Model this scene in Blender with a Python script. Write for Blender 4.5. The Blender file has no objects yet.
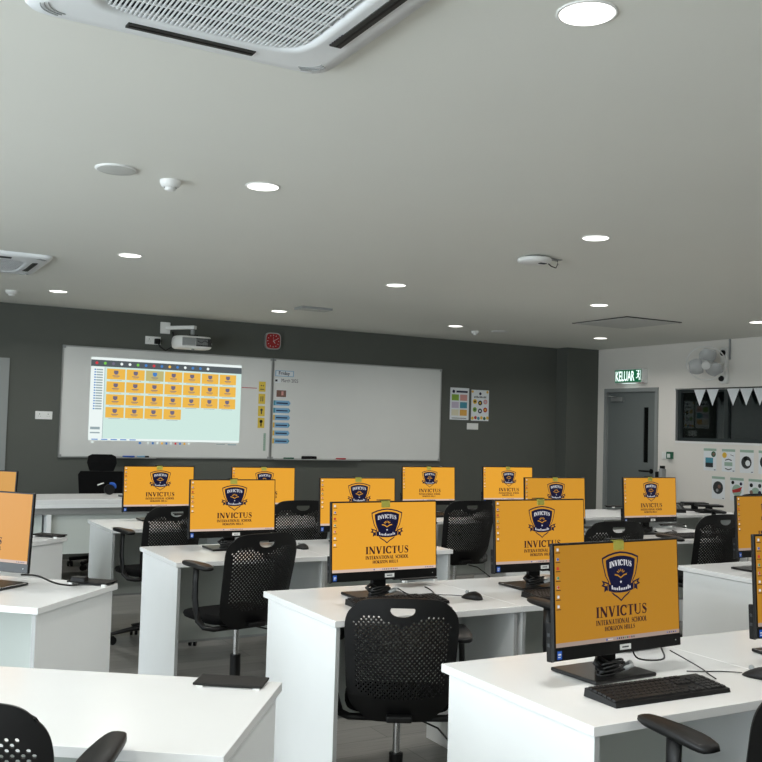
import bpy, bmesh, math, random
from mathutils import Vector, Matrix
random.seed(7)
R = math.radians
SC = bpy.context.scene
COL = SC.collection
CH = 1.497            # camera height
CEIL = 2.70

# ------------------------------------------------------------------ materials
def lin(c):
    return tuple(((x/255)/12.92 if x/255 <= .04045 else ((x/255+.055)/1.055)**2.4) for x in c)
def mat(name, rgb, rough=.5, metal=0, spec=.5, noise=0, nscale=60, bump=0, bscale=200, emit=None, es=1.0, coat=0):
    m = bpy.data.materials.new(name); m.use_nodes = True
    nt = m.node_tree; b = nt.nodes['Principled BSDF']
    c = lin(rgb)
    b.inputs['Base Color'].default_value = (*c, 1)
    b.inputs['Roughness'].default_value = rough
    b.inputs['Metallic'].default_value = metal
    b.inputs['Specular IOR Level'].default_value = spec
    if coat: b.inputs['Coat Weight'].default_value = coat
    tc = nt.nodes.new('ShaderNodeTexCoord')
    if noise:
        n = nt.nodes.new('ShaderNodeTexNoise'); n.inputs['Scale'].default_value = nscale; n.inputs['Detail'].default_value = 4
        nt.links.new(tc.outputs['Object'], n.inputs['Vector'])
        mx = nt.nodes.new('ShaderNodeMix'); mx.data_type = 'RGBA'
        mx.inputs[6].default_value = (*[max(0, v*(1-noise)) for v in c], 1)
        mx.inputs[7].default_value = (*[min(1, v*(1+noise)) for v in c], 1)
        nt.links.new(n.outputs['Fac'], mx.inputs[0]); nt.links.new(mx.outputs[2], b.inputs['Base Color'])
    if bump:
        n = nt.nodes.new('ShaderNodeTexNoise'); n.inputs['Scale'].default_value = bscale
        nt.links.new(tc.outputs['Object'], n.inputs['Vector'])
        bp = nt.nodes.new('ShaderNodeBump'); bp.inputs['Strength'].default_value = bump; bp.inputs['Distance'].default_value = .002
        nt.links.new(n.outputs['Fac'], bp.inputs['Height']); nt.links.new(bp.outputs['Normal'], b.inputs['Normal'])
    if emit is not None:
        b.inputs['Emission Color'].default_value = (*lin(emit), 1)
        b.inputs['Emission Strength'].default_value = es
    return m

M = {}
M['wall_dark'] = mat('charcoal wall paint', (84,87,82), .8, noise=.04, nscale=3, bump=.15)
M['wall_white'] = mat('off white wall paint', (224,221,215), .8, noise=.03, nscale=2, bump=.15)
M['ceiling'] = mat('white ceiling paint', (226,227,220), .9, noise=.02, nscale=1.5)
M['lam'] = mat('white laminate', (236,238,238), .28, noise=.015, nscale=8)
M['lam_top'] = mat('white laminate top', (232,233,233), .22, noise=.02, nscale=5)
M['lam_edge'] = mat('grey edge band', (170,172,172), .5, noise=.02)
M['lam_grey'] = mat('pale grey modesty board', (196,202,197), .5, noise=.02, nscale=6)
M['black'] = mat('black plastic', (11,11,12), .46, spec=.35, noise=.1, nscale=90, bump=.08, bscale=400)
M['blackm'] = mat('matt black plastic', (9,9,10), .6, spec=.3, noise=.1)
M['charcoal'] = mat('charcoal bezel plastic', (42,45,49), .45, noise=.06)
M['fabric'] = mat('black seat fabric', (10,10,11), .95, spec=.2, noise=.25, nscale=300, bump=.5, bscale=600)
M['gloss'] = mat('gloss black plastic', (9,9,10), .3, spec=.35, noise=.05)
M['key'] = mat('black key plastic', (17,17,19), .5, spec=.4, noise=.1)
M['chrome'] = mat('chrome', (200,200,200), .2, metal=1)
M['alu'] = mat('brushed aluminium', (176,178,178), .4, metal=.7, noise=.03)
M['flap'] = mat('dark grey cable flap', (46,45,44), .65, spec=.1, noise=.08)
M['white'] = mat('white plastic', (228,229,227), .4, noise=.01)
M['greyp'] = mat('grey plastic', (150,153,153), .5, noise=.02)
M['ac'] = mat('white grille plastic', (232,236,238), .4, noise=.01)
M['acdark'] = mat('dark louvre plastic', (40,42,40), .6, noise=.05)
M['hatch'] = mat('hatch panel paint', (196,198,194), .8, noise=.02)
M['acblue'] = mat('dark filter mesh', (30,34,42), .8, noise=.1)
M['board'] = mat('whiteboard enamel', (214,216,214), .3, noise=.03, nscale=3)
M['doorg'] = mat('grey door paint', (108,114,113), .55, noise=.03, nscale=4)
M['doorf'] = mat('grey door frame', (140,144,143), .5, noise=.02)
M['steel'] = mat('dull steel', (160,160,158), .35, metal=.8)
M['paper'] = mat('white paper', (222,227,230), .7, noise=.01)
M['navy'] = mat('navy print', (22,24,60), .6)
M['green'] = mat('sage green print', (150,176,160), .7)
M['greend'] = mat('dark green plastic', (20,92,66), .5)
M['yellow'] = mat('yellow card', (214,186,70), .7, noise=.04)
M['skyb'] = mat('light blue card', (120,170,205), .7)
M['red'] = mat('red clock face', (150,22,28), .4, noise=.05)
M['photo'] = mat('brown photo print', (120,90,80), .5, noise=.6, nscale=40)
M['photod'] = mat('dark photo print', (44,48,50), .5, noise=.7, nscale=50)
M['tape'] = mat('pale green tape', (168,164,70), .6, noise=.08)
M['blue'] = mat('blue sticker', (30,90,190), .5)
M['cable'] = mat('black cable rubber', (12,12,12), .5)
M['frame_dark'] = mat('dark window frame', (38,46,46), .4, noise=.03)
M['glassy_black'] = mat('dark door glass', (6,7,7), .1)
M['ink'] = mat('dark ink', (50,52,60), .7)
for k, c in dict(pgreen=(130,165,60), ppink=(205,150,145), plilac=(190,180,200), pteal=(70,140,160), pcream=(215,210,185), porange=(215,165,80), pred=(170,40,45), pyel=(220,180,60), pbrown=(120,80,50)).items():
    M[k] = mat(k+' print', c, .7)
def em(name, rgb, s=1.0):
    m = mat(name, (4,4,4), .4, spec=.2, emit=rgb, es=s*.86); return m
# LCD screens (they give off their own light); lower levels put oblique-view dimming into the colour
for tag_, k in (('a', .93), ('b', .72), ('c', .50)):
    M['scr_'+tag_] = em('screen orange '+tag_, (237,168,52), k)
    M['scrw_'+tag_] = em('screen white '+tag_, (236,226,214), k)
M['scr_d'] = em('screen pale orange', (238,166,66), .82); M['scrw_d'] = em('screen white d', (240,228,214), 1)  # wash-out of the steep viewing angle put into this orange
M['scrn'] = em('screen navy', (16,18,50), 1); M['scrm'] = em('screen maroon', (48,20,32), 1)
M['scri1'] = em('icon red', (200,60,60), .8); M['scri2'] = em('icon green', (70,140,90), .8); M['scri3'] = em('icon blue', (70,90,170), .8); M['scri4'] = em('icon white', (235,235,240), .8)
for t_, k in (('a',.8),('b',.62),('c',.42),('d',.8)): M['scrt_'+t_] = em('taskbar pale pink '+t_, (232,206,190), k)
M['lens'] = em('downlight lens', (255,253,246), 3.0)
# projected picture: the projector's light, given as glowing colours
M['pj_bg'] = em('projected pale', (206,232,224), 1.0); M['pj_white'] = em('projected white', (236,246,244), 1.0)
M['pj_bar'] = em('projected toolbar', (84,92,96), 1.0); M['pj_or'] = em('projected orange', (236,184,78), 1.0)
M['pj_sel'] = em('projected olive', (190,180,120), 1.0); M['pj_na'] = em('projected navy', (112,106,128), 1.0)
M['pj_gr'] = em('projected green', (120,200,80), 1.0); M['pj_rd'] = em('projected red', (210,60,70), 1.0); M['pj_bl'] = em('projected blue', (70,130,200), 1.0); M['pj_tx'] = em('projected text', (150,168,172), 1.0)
M['ex_g'] = em('exit sign green', (16,96,62), 1.0); M['ex_w'] = em('exit sign white', (235,255,250), 1.4)

def glass_mat(name, tint, a):
    m = bpy.data.materials.new(name); m.use_nodes = True; nt = m.node_tree
    nt.nodes.clear(); o = nt.nodes.new('ShaderNodeOutputMaterial'); t = nt.nodes.new('ShaderNodeBsdfTransparent'); g = nt.nodes.new('ShaderNodeBsdfGlossy')
    t.inputs[0].default_value = (*tint, 1); g.inputs['Roughness'].default_value = .03
    x = nt.nodes.new('ShaderNodeMixShader'); f = nt.nodes.new('ShaderNodeFresnel'); f.inputs[0].default_value = 1.45
    nt.links.new(f.outputs[0], x.inputs[0]); nt.links.new(t.outputs[0], x.inputs[1]); nt.links.new(g.outputs[0], x.inputs[2]); nt.links.new(x.outputs[0], o.inputs[0])
    return m
M['glass'] = glass_mat('tinted window glass', (.45,.5,.49), .1)
def fan_mat():
    m = mat('translucent fan plastic', (205,208,210), .3); b = m.node_tree.nodes['Principled BSDF']; b.inputs['Alpha'].default_value = .6; return m
M['fanb'] = fan_mat()

def floor_mat():
    m = mat('grey vinyl planks', (116,114,110), .38); nt = m.node_tree; b = nt.nodes['Principled BSDF']
    tc = nt.nodes.new('ShaderNodeTexCoord'); br = nt.nodes.new('ShaderNodeTexBrick')
    br.inputs['Scale'].default_value = 1; br.inputs['Brick Width'].default_value = 1.2; br.inputs['Row Height'].default_value = .18; br.inputs['Mortar Size'].default_value = .002
    br.inputs['Color1'].default_value = (*lin((122,120,116)),1); br.inputs['Color2'].default_value = (*lin((104,103,99)),1); br.inputs['Mortar'].default_value = (*lin((60,60,58)),1)
    nt.links.new(tc.outputs['Object'], br.inputs['Vector'])
    mp = nt.nodes.new('ShaderNodeMapping'); mp.inputs['Scale'].default_value = (2, 30, 1); nt.links.new(tc.outputs['Object'], mp.inputs['Vector'])
    n = nt.nodes.new('ShaderNodeTexNoise'); n.inputs['Scale'].default_value = 2; n.inputs['Detail'].default_value = 6; nt.links.new(mp.outputs[0], n.inputs['Vector'])
    mx = nt.nodes.new('ShaderNodeMix'); mx.data_type = 'RGBA'; mx.blend_type = 'MULTIPLY'; mx.inputs[0].default_value = .5
    cr = nt.nodes.new('ShaderNodeValToRGB'); cr.color_ramp.elements[0].color = (.6,.6,.6,1); cr.color_ramp.elements[1].color = (1.25,1.25,1.25,1); cr.color_ramp.elements[0].position = .3; cr.color_ramp.elements[1].position = .7
    nt.links.new(n.outputs['Fac'], cr.inputs[0]); nt.links.new(br.outputs['Color'], mx.inputs[6]); nt.links.new(cr.outputs[0], mx.inputs[7]); nt.links.new(mx.outputs[2], b.inputs['Base Color'])
    return m
M['floor'] = floor_mat()

# ------------------------------------------------------------------ mesh builder
class MB:
    def __init__(s): s.v = []; s.f = []; s.m = []; s.mats = []; s.sm = []
    def mi(s, m):
        if m not in s.mats: s.mats.append(m)
        return s.mats.index(m)
    def add(s, vs, fs, m, smooth=False):
        o = len(s.v); s.v += [tuple(v) for v in vs]; k = s.mi(m)
        for f in fs: s.f.append([o+i for i in f]); s.m.append(k); s.sm.append(smooth)
        return s
    def box(s, x0, x1, y0, y1, z0, z1, m, bev=0):
        if not bev:
            vs = [(x,y,z) for z in (z0,z1) for y in (y0,y1) for x in (x0,x1)]
            return s.add(vs, [(0,2,3,1),(4,5,7,6),(0,1,5,4),(2,6,7,3),(0,4,6,2),(1,3,7,5)], m)
        bm = bmesh.new(); bmesh.ops.create_cube(bm, size=1)
        for v in bm.verts: v.co = Vector(((x0+x1)/2+v.co.x*(x1-x0), (y0+y1)/2+v.co.y*(y1-y0), (z0+z1)/2+v.co.z*(z1-z0)))
        bmesh.ops.bevel(bm, geom=bm.edges[:], offset=bev, segments=2, affect='EDGES', profile=.5)
        bm.verts.index_update(); s.add([v.co[:] for v in bm.verts], [[v.index for v in f.verts] for f in bm.faces], m); bm.free(); return s
    def cyl(s, p0, p1, r0, m, r1=None, n=16, caps=True, smooth=True):
        r1 = r0 if r1 is None else r1
        p0 = Vector(p0); p1 = Vector(p1); d = (p1-p0).normalized()
        a = d.orthogonal().normalized(); b = d.cross(a)
        vs = []
        for p, r in ((p0,r0),(p1,r1)):
            for i in range(n):
                t = 2*math.pi*i/n; vs.append(p+(a*math.cos(t)+b*math.sin(t))*r)
        s.add(vs, [(i,(i+1)%n,n+(i+1)%n,n+i) for i in range(n)], m, smooth)
        if caps: s.add(vs, [list(range(n))[::-1], list(range(n,2*n))], m)
        return s
    def tube(s, pts, r, m, n=6, rs=None):
        pts = [Vector(p) for p in pts]; vs = []; up = Vector((0,0,1))
        for i, p in enumerate(pts):
            d = (pts[min(i+1,len(pts)-1)]-pts[max(i-1,0)]).normalized()
            a = d.cross(up if abs(d.z) < .95 else Vector((1,0,0))).normalized(); b = a.cross(d)
            rr = rs[i] if rs else r
            ra, rb = rr if isinstance(rr, tuple) else (rr, rr)
            for k in range(n):
                t = 2*math.pi*(k+.5)/n; vs.append(p+a*math.cos(t)*ra+b*math.sin(t)*rb)
        fs = [(i*n+k, i*n+(k+1)%n, (i+1)*n+(k+1)%n, (i+1)*n+k) for i in range(len(pts)-1) for k in range(n)]
        fs += [list(range(n))[::-1], [(len(pts)-1)*n+k for k in range(n)]]
        return s.add(vs, fs, m, n > 5)
    def lathe(s, prof, m, c=(0,0,0), n=24, axis='z'):
        vs = []
        for r, z in prof:
            for i in range(n):
                t = 2*math.pi*i/n
                vs.append((c[0]+r*math.cos(t), c[1]+r*math.sin(t), c[2]+z))
        return s.add(vs, [(i*n+k, i*n+(k+1)%n, (i+1)*n+(k+1)%n, (i+1)*n+k) for i in range(len(prof)-1) for k in range(n)], m, True)
    def disc(s, c, r, m, n=24, down=False, axes=((1,0,0),(0,1,0))):
        a = Vector(axes[0]); b = Vector(axes[1]); c = Vector(c)
        vs = [c+a*math.cos(2*math.pi*i/n)*r+b*math.sin(2*math.pi*i/n)*r for i in range(n)]
        return s.add(vs, [list(range(n))[::(-1 if down else 1)]], m)
    def xf(s, mtx, a=0):
        for i in range(a, len(s.v)): s.v[i] = tuple(mtx @ Vector(s.v[i]))
        return s
    def build(s, name, parent=None, bevel=0):
        me = bpy.data.meshes.new(name); me.from_pydata(s.v, [], s.f)
        for mname in s.mats: me.materials.append(M[mname])
        me.polygons.foreach_set('material_index', s.m); me.polygons.foreach_set('use_smooth', s.sm); me.update()
        o = bpy.data.objects.new(name, me); COL.objects.link(o)
        if parent: o.parent = parent
        if bevel:
            b = o.modifiers.new('bevel', 'BEVEL'); b.width = bevel; b.segments = 2; b.limit_method = 'ANGLE'
        return o

def tag(o, label=None, cat=None, group=None, kind=None):
    if label: o['label'] = label
    if cat: o['category'] = cat
    if group: o['group'] = group
    if kind: o['kind'] = kind
    return o
def thing(name, label, cat, loc=(0,0,0), rz=0, group=None):
    o = bpy.data.objects.new(name, None); COL.objects.link(o); o.location = loc; o.rotation_euler = (0,0,rz); o.empty_display_size = .05
    return tag(o, label, cat, group)
def children(o): return [c for c in bpy.data.objects if c.parent == o]
def dup(root, label, loc=None, rz=None, group=None, skip=()):
    r = root.copy(); COL.objects.link(r)
    if loc is not None: r.location = loc
    if rz is not None: r.rotation_euler = (0,0,rz)
    r['label'] = label
    if group: r['group'] = group
    for ch in children(root):
        if ch.name.split('.')[0] in skip: continue
        c = ch.copy(); COL.objects.link(c); c.parent = r
        for g in children(ch):
            d = g.copy(); COL.objects.link(d); d.parent = c
    return r
def struct(mb, name, **k):
    o = mb.build(name); o['kind'] = 'structure'; return o

# 2-D drawing helper: u right, v up on a plane; origin O, axes U,V, normal N
class Pad:
    def __init__(s, mb, O, U, V): s.mb = mb; s.O = Vector(O); s.U = Vector(U).normalized(); s.V = Vector(V).normalized(); s.N = s.U.cross(s.V)
    def poly(s, pts, m, h=0):
        a = sum(pts[i][0]*pts[(i+1)%len(pts)][1]-pts[(i+1)%len(pts)][0]*pts[i][1] for i in range(len(pts)))
        if a < 0: pts = pts[::-1]
        s.mb.add([s.O+s.U*p[0]+s.V*p[1]+s.N*h for p in pts], [list(range(len(pts)))], m)
    def rect(s, u0, u1, v0, v1, m, h=0): s.poly([(u0,v0),(u1,v0),(u1,v1),(u0,v1)], m, h)
    def circ(s, u, v, r, m, h=0, n=16, ry=None): s.poly([(u+r*math.cos(2*math.pi*i/n), v+(ry or r)*math.sin(2*math.pi*i/n)) for i in range(n)], m, h)
    def stroke(s, pts, ws, m, h=0):
        if not isinstance(ws, (list,tuple)): ws = [ws]*len(pts)
        L = []; Rr = []
        for i, p in enumerate(pts):
            a = pts[max(i-1,0)]; b = pts[min(i+1,len(pts)-1)]; dx, dy = b[0]-a[0], b[1]-a[1]; l = math.hypot(dx,dy) or 1
            nx, ny = -dy/l*ws[i]/2, dx/l*ws[i]/2
            L.append((p[0]+nx,p[1]+ny)); Rr.append((p[0]-nx,p[1]-ny))
        for i in range(len(pts)-1): s.poly([L[i],L[i+1],Rr[i+1],Rr[i]], m, h)
    def fan(s, pts, m, h=0):     # star-shaped polygon about its centroid
        cx = sum(p[0] for p in pts)/len(pts); cy = sum(p[1] for p in pts)/len(pts)
        for i in range(len(pts)): s.poly([(cx,cy), pts[i], pts[(i+1)%len(pts)]], m, h)

# serif capitals as strokes, unit height
def arc(cx, cy, rx, ry, a0, a1, n, w0, w1):
    P = []; W = []
    for i in range(n+1):
        t = R(a0+(a1-a0)*i/n); P.append((cx+rx*math.cos(t), cy+ry*math.sin(t))); W.append(w0+(w1-w0)*abs(math.cos(t)))
    return P, W
def glyph(ch):
    K, T = .26, .11; S = []; w = .4
    st = lambda x, y0=0, y1=1, k=K: S.append(([(x,y0),(x,y1)], k))
    sf = lambda x, y, l=.2: S.append(([(x-l,y),(x+l,y)], .06))
    if ch == 'I': st(.2); sf(.2,.03,.18); sf(.2,.97,.18); w = .4
    elif ch == 'N': st(.14,k=T); sf(.14,.03,.13); sf(.1,.97,.1); S.append(([(.14,.97),(.72,.03)], K)); st(.74,k=T); sf(.74,.97,.13); w = .88
    elif ch == 'V': S.append(([(.16,.97),(.42,0)], K)); S.append(([(.70,.97),(.42,0)], T)); sf(.15,.97,.15); sf(.7,.97,.12); w = .84
    elif ch == 'C': S.append(arc(.42,.5,.34,.46,40,320,14,T,K)); S.append(([(.7,.66),(.7,.98)], T)); w = .78
    elif ch == 'T': st(.36); sf(.36,.03,.18); S.append(([(.03,.96),(.69,.96)], .08)); st(.05,.74,1,.06); st(.67,.74,1,.06); w = .72
    elif ch == 'U':
        st(.16,.3,1); S.append(arc(.43,.3,.27,.26,180,360,10,T,.12)); st(.7,.3,1,T); sf(.16,.97,.15); sf(.7,.97,.12); w = .84
    elif ch == 'S':
        S.append(([(.5,.8),(.42,.93),(.28,.96),(.14,.88),(.12,.74),(.22,.6),(.38,.48),(.5,.36),(.5,.18),(.4,.06),(.24,.04),(.1,.14)], [T,T,.08,.11,.14,K,K,K,.14,.1,.08,T])); st(.52,.7,.98,.06); st(.08,.02,.3,.06); w = .6
    elif ch == 'E': st(.17); sf(.17,.03,.14); S.append(([(.08,.96),(.58,.96)], T)); S.append(([(.1,.52),(.46,.52)], T)); S.append(([(.08,.04),(.62,.04)], T)); st(.57,.76,.98,.05); st(.61,.02,.26,.05); w = .66
    elif ch == 'R': st(.17); sf(.17,.03,.15); S.append(([(.08,.96),(.36,.96),(.54,.86),(.56,.74),(.48,.58),(.2,.52)], [T,T,.12,.15,.12,T])); S.append(([(.34,.52),(.62,.03),(.74,.03)], [K,K,T])); w = .76
    elif ch == 'A': S.append(([(.16,.03),(.4,.98)], T)); S.append(([(.4,1),(.66,.03)], K)); S.append(([(.24,.34),(.56,.34)], T)); sf(.14,.03,.12); sf(.66,.03,.14); w = .82
    elif ch == 'O': S.append(arc(.42,.5,.34,.46,0,360,18,T,K)); w = .84
    elif ch == 'L': st(.17); sf(.17,.03,.14); sf(.17,.97,.15); S.append(([(.1,.04),(.6,.04)], T)); st(.59,.02,.3,.05); w = .64
    elif ch == 'H': st(.17); st(.68); S.append(([(.17,.5),(.68,.5)], T)); [sf(x,y,.15) for x in (.17,.68) for y in (.03,.97)]; w = .86
    elif ch == 'Z': S.append(([(.06,.96),(.56,.96)], T)); S.append(([(.52,.95),(.1,.05)], K)); S.append(([(.06,.04),(.6,.04)], T)); st(.08,.78,.98,.05); st(.59,.02,.24,.05); w = .66
    elif ch == ' ': w = .36
    return S, w
def text(pad, s, u0, u1, v0, hgt, m, h, bend=0):
    gs = [glyph(c) for c in s]; tot = sum(g[1] for g in gs)+.06*(len(s)-1); k = (u1-u0)/tot; x = 0
    for S, w in gs:
        for pts, ws in S:
            P = [(u0+(x+p[0])*k, v0+p[1]*hgt) for p in pts]
            if bend: P = [(a, b - bend*((a-(u0+u1)/2)/((u1-u0)/2))**2) for a, b in P]
            sc = min(k, hgt)*1.0
            W = [q*sc for q in ws] if isinstance(ws, (list,tuple)) else ws*sc
            pad.stroke(P, W, m, h)
        x += w+.06

# ------------------------------------------------------------------ camera
yaw, pitch, roll = R(29.13), R(2.793), R(1.644)
F = Vector((math.sin(yaw)*math.cos(pitch), math.cos(yaw)*math.cos(pitch), math.sin(pitch)))
R0 = Vector((math.cos(yaw), -math.sin(yaw), 0)); U0 = R0.cross(F)
Rt = R0*math.cos(roll)+U0*math.sin(roll); Ut = U0*math.cos(roll)-R0*math.sin(roll)
cam = bpy.data.cameras.new('camera'); co = bpy.data.objects.new('camera', cam); COL.objects.link(co)
mt = Matrix((( Rt.x, Ut.x, -F.x, 0), (Rt.y, Ut.y, -F.y, 0), (Rt.z, Ut.z, -F.z, CH), (0,0,0,1)))
co.matrix_world = mt
cam.sensor_width = 36; cam.lens = 968.9/762*36; cam.clip_start = .02; cam.clip_end = 100
SC.camera = co

# ------------------------------------------------------------------ room shell
X0, X1, Y0, Y1 = -3.2, 9.4, -2.2, 10.75
T = .15
struct(MB().box(X0-T, X1+2.3, Y0-T, Y1+T, -.1, 0, 'floor'), 'floor')
struct(MB().box(X0-T, X1+2.3, Y0-T, Y1+T, CEIL, CEIL+.12, 'ceiling'), 'ceiling')
# front wall with the door opening on its left
b = MB(); DX0, DX1, DZ = .52, 1.5, 2.09
b.box(X0-T, DX0, Y1, Y1+T, 0, CEIL, 'wall_dark'); b.box(DX1, X1+T, Y1, Y1+T, 0, CEIL, 'wall_dark'); b.box(DX0, DX1, Y1, Y1+T, DZ, CEIL, 'wall_dark')
struct(b, 'wall_front')
struct(MB().box(8.83, X1, 10.52, Y1, 0, CEIL, 'wall_dark'), 'wall_pillar')
# right wall with door and window openings
RD0, RD1, RDZ = 9.38, 10.34, 2.11
WY0, WY1, WZ0, WZ1 = 5.9, 9.05, 1.44, 2.115
b = MB()
b.box(X1, X1+T, RD1, Y1+T, 0, CEIL, 'wall_white'); b.box(X1, X1+T, RD0, RD1, RDZ, CEIL, 'wall_white'); b.box(X1, X1+T, WY1, RD0, 0, CEIL, 'wall_white')
b.box(X1, X1+T, WY0, WY1, 0, WZ0, 'wall_white'); b.box(X1, X1+T, WY0, WY1, WZ1, CEIL, 'wall_white'); b.box(X1, X1+T, Y0-T, WY0, 0, CEIL, 'wall_white')
struct(b, 'wall_right')
# next room behind the window
b = MB(); b.box(X1+2.1, X1+2.25, Y0, Y1+T, 0, CEIL, 'wall_dark'); b.box(X1+T, X1+2.1, Y1, Y1+T, 0, CEIL, 'wall_dark'); b.box(X1+T, X1+2.1, Y0-T, Y0, 0, CEIL, 'wall_dark')
struct(b, 'wall_corridor')
# back wall
struct(MB().box(X0-T, X1+T, Y0-T, Y0, 0, CEIL, 'wall_white'), 'wall_back')
# left wall with three window openings (daylight)
wins = [(-1.9, .9), (1.2, 4.0), (4.3, 7.1)]; LZ0, LZ1 = .45, 2.45
b = MB(); ys = [Y0-T]+[q for w in wins for q in w]+[Y1+T]
for i in range(0, len(ys), 2): b.box(X0-T, X0, ys[i], ys[i+1], 0, CEIL, 'wall_white')
for a, c in wins: b.box(X0-T, X0, a, c, 0, LZ0, 'wall_white'); b.box(X0-T, X0, a, c, LZ1, CEIL, 'wall_white')
struct(b, 'wall_left')
for i, (a, c) in enumerate(wins):
    b = MB(); x0, x1 = X0-.1, X0-.04
    for q in (a, (a+c)/2-.025, c-.05): b.box(x0, x1, q, q+.05, LZ0, LZ1, 'frame_dark')
    for z in (LZ0, LZ1-.05): b.box(x0-.001, x1+.001, a, c, z, z+.05, 'frame_dark')
    struct(b, 'window_%d' % (i+2))
# baseboard
struct(MB().box(DX1+.06, 8.83, Y1-.012, Y1, 0, .09, 'wall_dark'), 'baseboard_front')
struct(MB().box(X1-.012, X1, WY0-2, RD0-.06, 0, .09, 'wall_white'), 'baseboard_right')

# window 1 (right wall)
fw = MB(); xa, xb = X1+.04, X1+.1
fw.box(xa, xb, WY0, WY1, WZ0, WZ0+.05, 'frame_dark'); fw.box(xa, xb, WY0, WY1, WZ1-.05, WZ1, 'frame_dark')
for y in (WY0, 7.0, 8.24, WY1-.05): fw.box(xa-.002, xb+.002, y, y+.06 if y > 6 and y < 8.9 else y+.05, WZ0, WZ1, 'frame_dark')
w1 = struct(fw, 'window_1')
gl = MB().box(X1+.066, X1+.072, WY0+.02, WY1-.02, WZ0+.02, WZ1-.02, 'glass').build('window_pane', w1)
sl = MB(); sl.box(X1-.002, X1+.04, WY1-.004, WY1-.0005, WZ0, WZ1, 'greyp'); sl.box(X1-.004, X1+.05, WY0, WY1, WZ0-.02, WZ0+.006, 'white'); sl.build('window_trim', w1)

# door on the right wall
d = MB(); xa = X1-.02
d.box(xa, X1+.1, RD1-.02, RD1+.03, 0, RDZ+.03, 'doorf'); d.box(xa, X1+.1, RD0-.03, RD0+.02, 0, RDZ+.03, 'doorf'); d.box(xa, X1+.1, RD0+.02, RD1-.02, RDZ-.02, RDZ+.03, 'doorf')
door = struct(d, 'door_1')
lf = MB(); vy0, vy1, vz0, vz1 = 9.545, 9.635, 1.14, 1.88; L0_, L1_ = RD0+.023, RD1-.023; zt = RDZ-.023; xo = X1+.015
for (p, q, r_, s_) in ((L0_,vy0,.01,zt),(vy1,L1_,.01,zt),(vy0,vy1,.01,vz0),(vy0,vy1,vz1,zt)): lf.box(xo, xo+.045, p, q, r_, s_, 'doorg')
lf = lf.build('door_leaf', door)
MB().box(xo+.015, xo+.025, vy0, vy1, vz0, vz1, 'glassy_black').build('door_glass', lf)
h = MB(); h.cyl((xo,9.475,1.03),(xo-.012,9.475,1.03),.032,'blackm'); h.tube([(xo-.01,9.475,1.03),(xo-.055,9.475,1.03),(xo-.06,9.50,1.03),(xo-.06,9.64,1.03)],.013,'blackm',8); h.build('door_handle', lf)
h = MB(); h.box(xo-.05, xo, 10.0, 10.22, RDZ-.15, RDZ-.09, 'alu', .006); h.tube([(xo-.04,10.12,RDZ-.09),(xo-.16,10.2,RDZ-.075),(xo-.05,10.28,RDZ-.045)],.009,'alu',6); h.build('door_closer', lf)
# door on the front wall, far left
d = MB(); ya = Y1-.02
d.box(DX1-.06, DX1+.03, ya, Y1+.1, 0, DZ+.03, 'doorf'); d.box(DX0-.03, DX0+.06, ya, Y1+.1, 0, DZ+.03, 'doorf'); d.box(DX0+.06, DX1-.06, ya, Y1+.1, DZ-.06, DZ+.03, 'doorf')
door2 = struct(d, 'door_2')
lf2 = MB().box(DX0+.063, DX1-.063, Y1+.03, Y1+.075, .01, DZ-.063, 'doorg').build('door_leaf', door2)
MB().tube([(DX0+.14,Y1+.03,1.02),(DX0+.14,Y1-.025,1.02),(DX0+.26,Y1-.025,1.02)],.011,'steel',8).build('door_handle', lf2)

# ------------------------------------------------------------------ desks
DW, DD, DH, ST = .897, .72, .75, .026
def make_desk(name, label, group=None):
    t = thing(name, label, 'desk', group=group)
    b = MB(); b.box(0, DW, 0, DD, DH-ST, DH, 'lam_top', .0015); b.build('tabletop', t)
    for x in (.012, DW-.030):
        p = MB(); p.box(x, x+.018, .012, DD-.03, .0, DH-ST-.004, 'lam'); p.box(x+.001, x+.017, .0105, .012, .0, DH-ST-.004, 'lam_edge'); p.build('end_panel', t)
    p = MB(); p.box(.031, DW-.031, DD-.20, DD-.182, .22, DH-ST-.004, 'lam_grey'); p.box(.031, DW-.031, DD-.201, DD-.181, .205, .2195, 'lam_edge'); p.build('modesty_panel', t)
    fx = MB()
    fx.box(DW-.25, DW-.05, DD-.125, DD-.012, DH+.010, DH+.017, 'flap', .002)
    for x in (DW-.24, DW-.075): fx.box(x, x+.02, DD-.13, DD-.11, DH, DH+.010, 'white')
    fx.box(DW-.24, DW-.06, DD-.035, DD-.02, DH, DH+.010, 'blackm')
    fx.build('cable_flap', t)
    return t
desk0 = make_desk('computer_desk', 'white laminate desk at the lower right, under the largest monitor', 'white computer desks')
def place(o, x, y, deg): o.location = (x, y, 0); o.rotation_euler = (0,0,R(deg))
place(desk0, 1.722, 1.92, 0)
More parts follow.
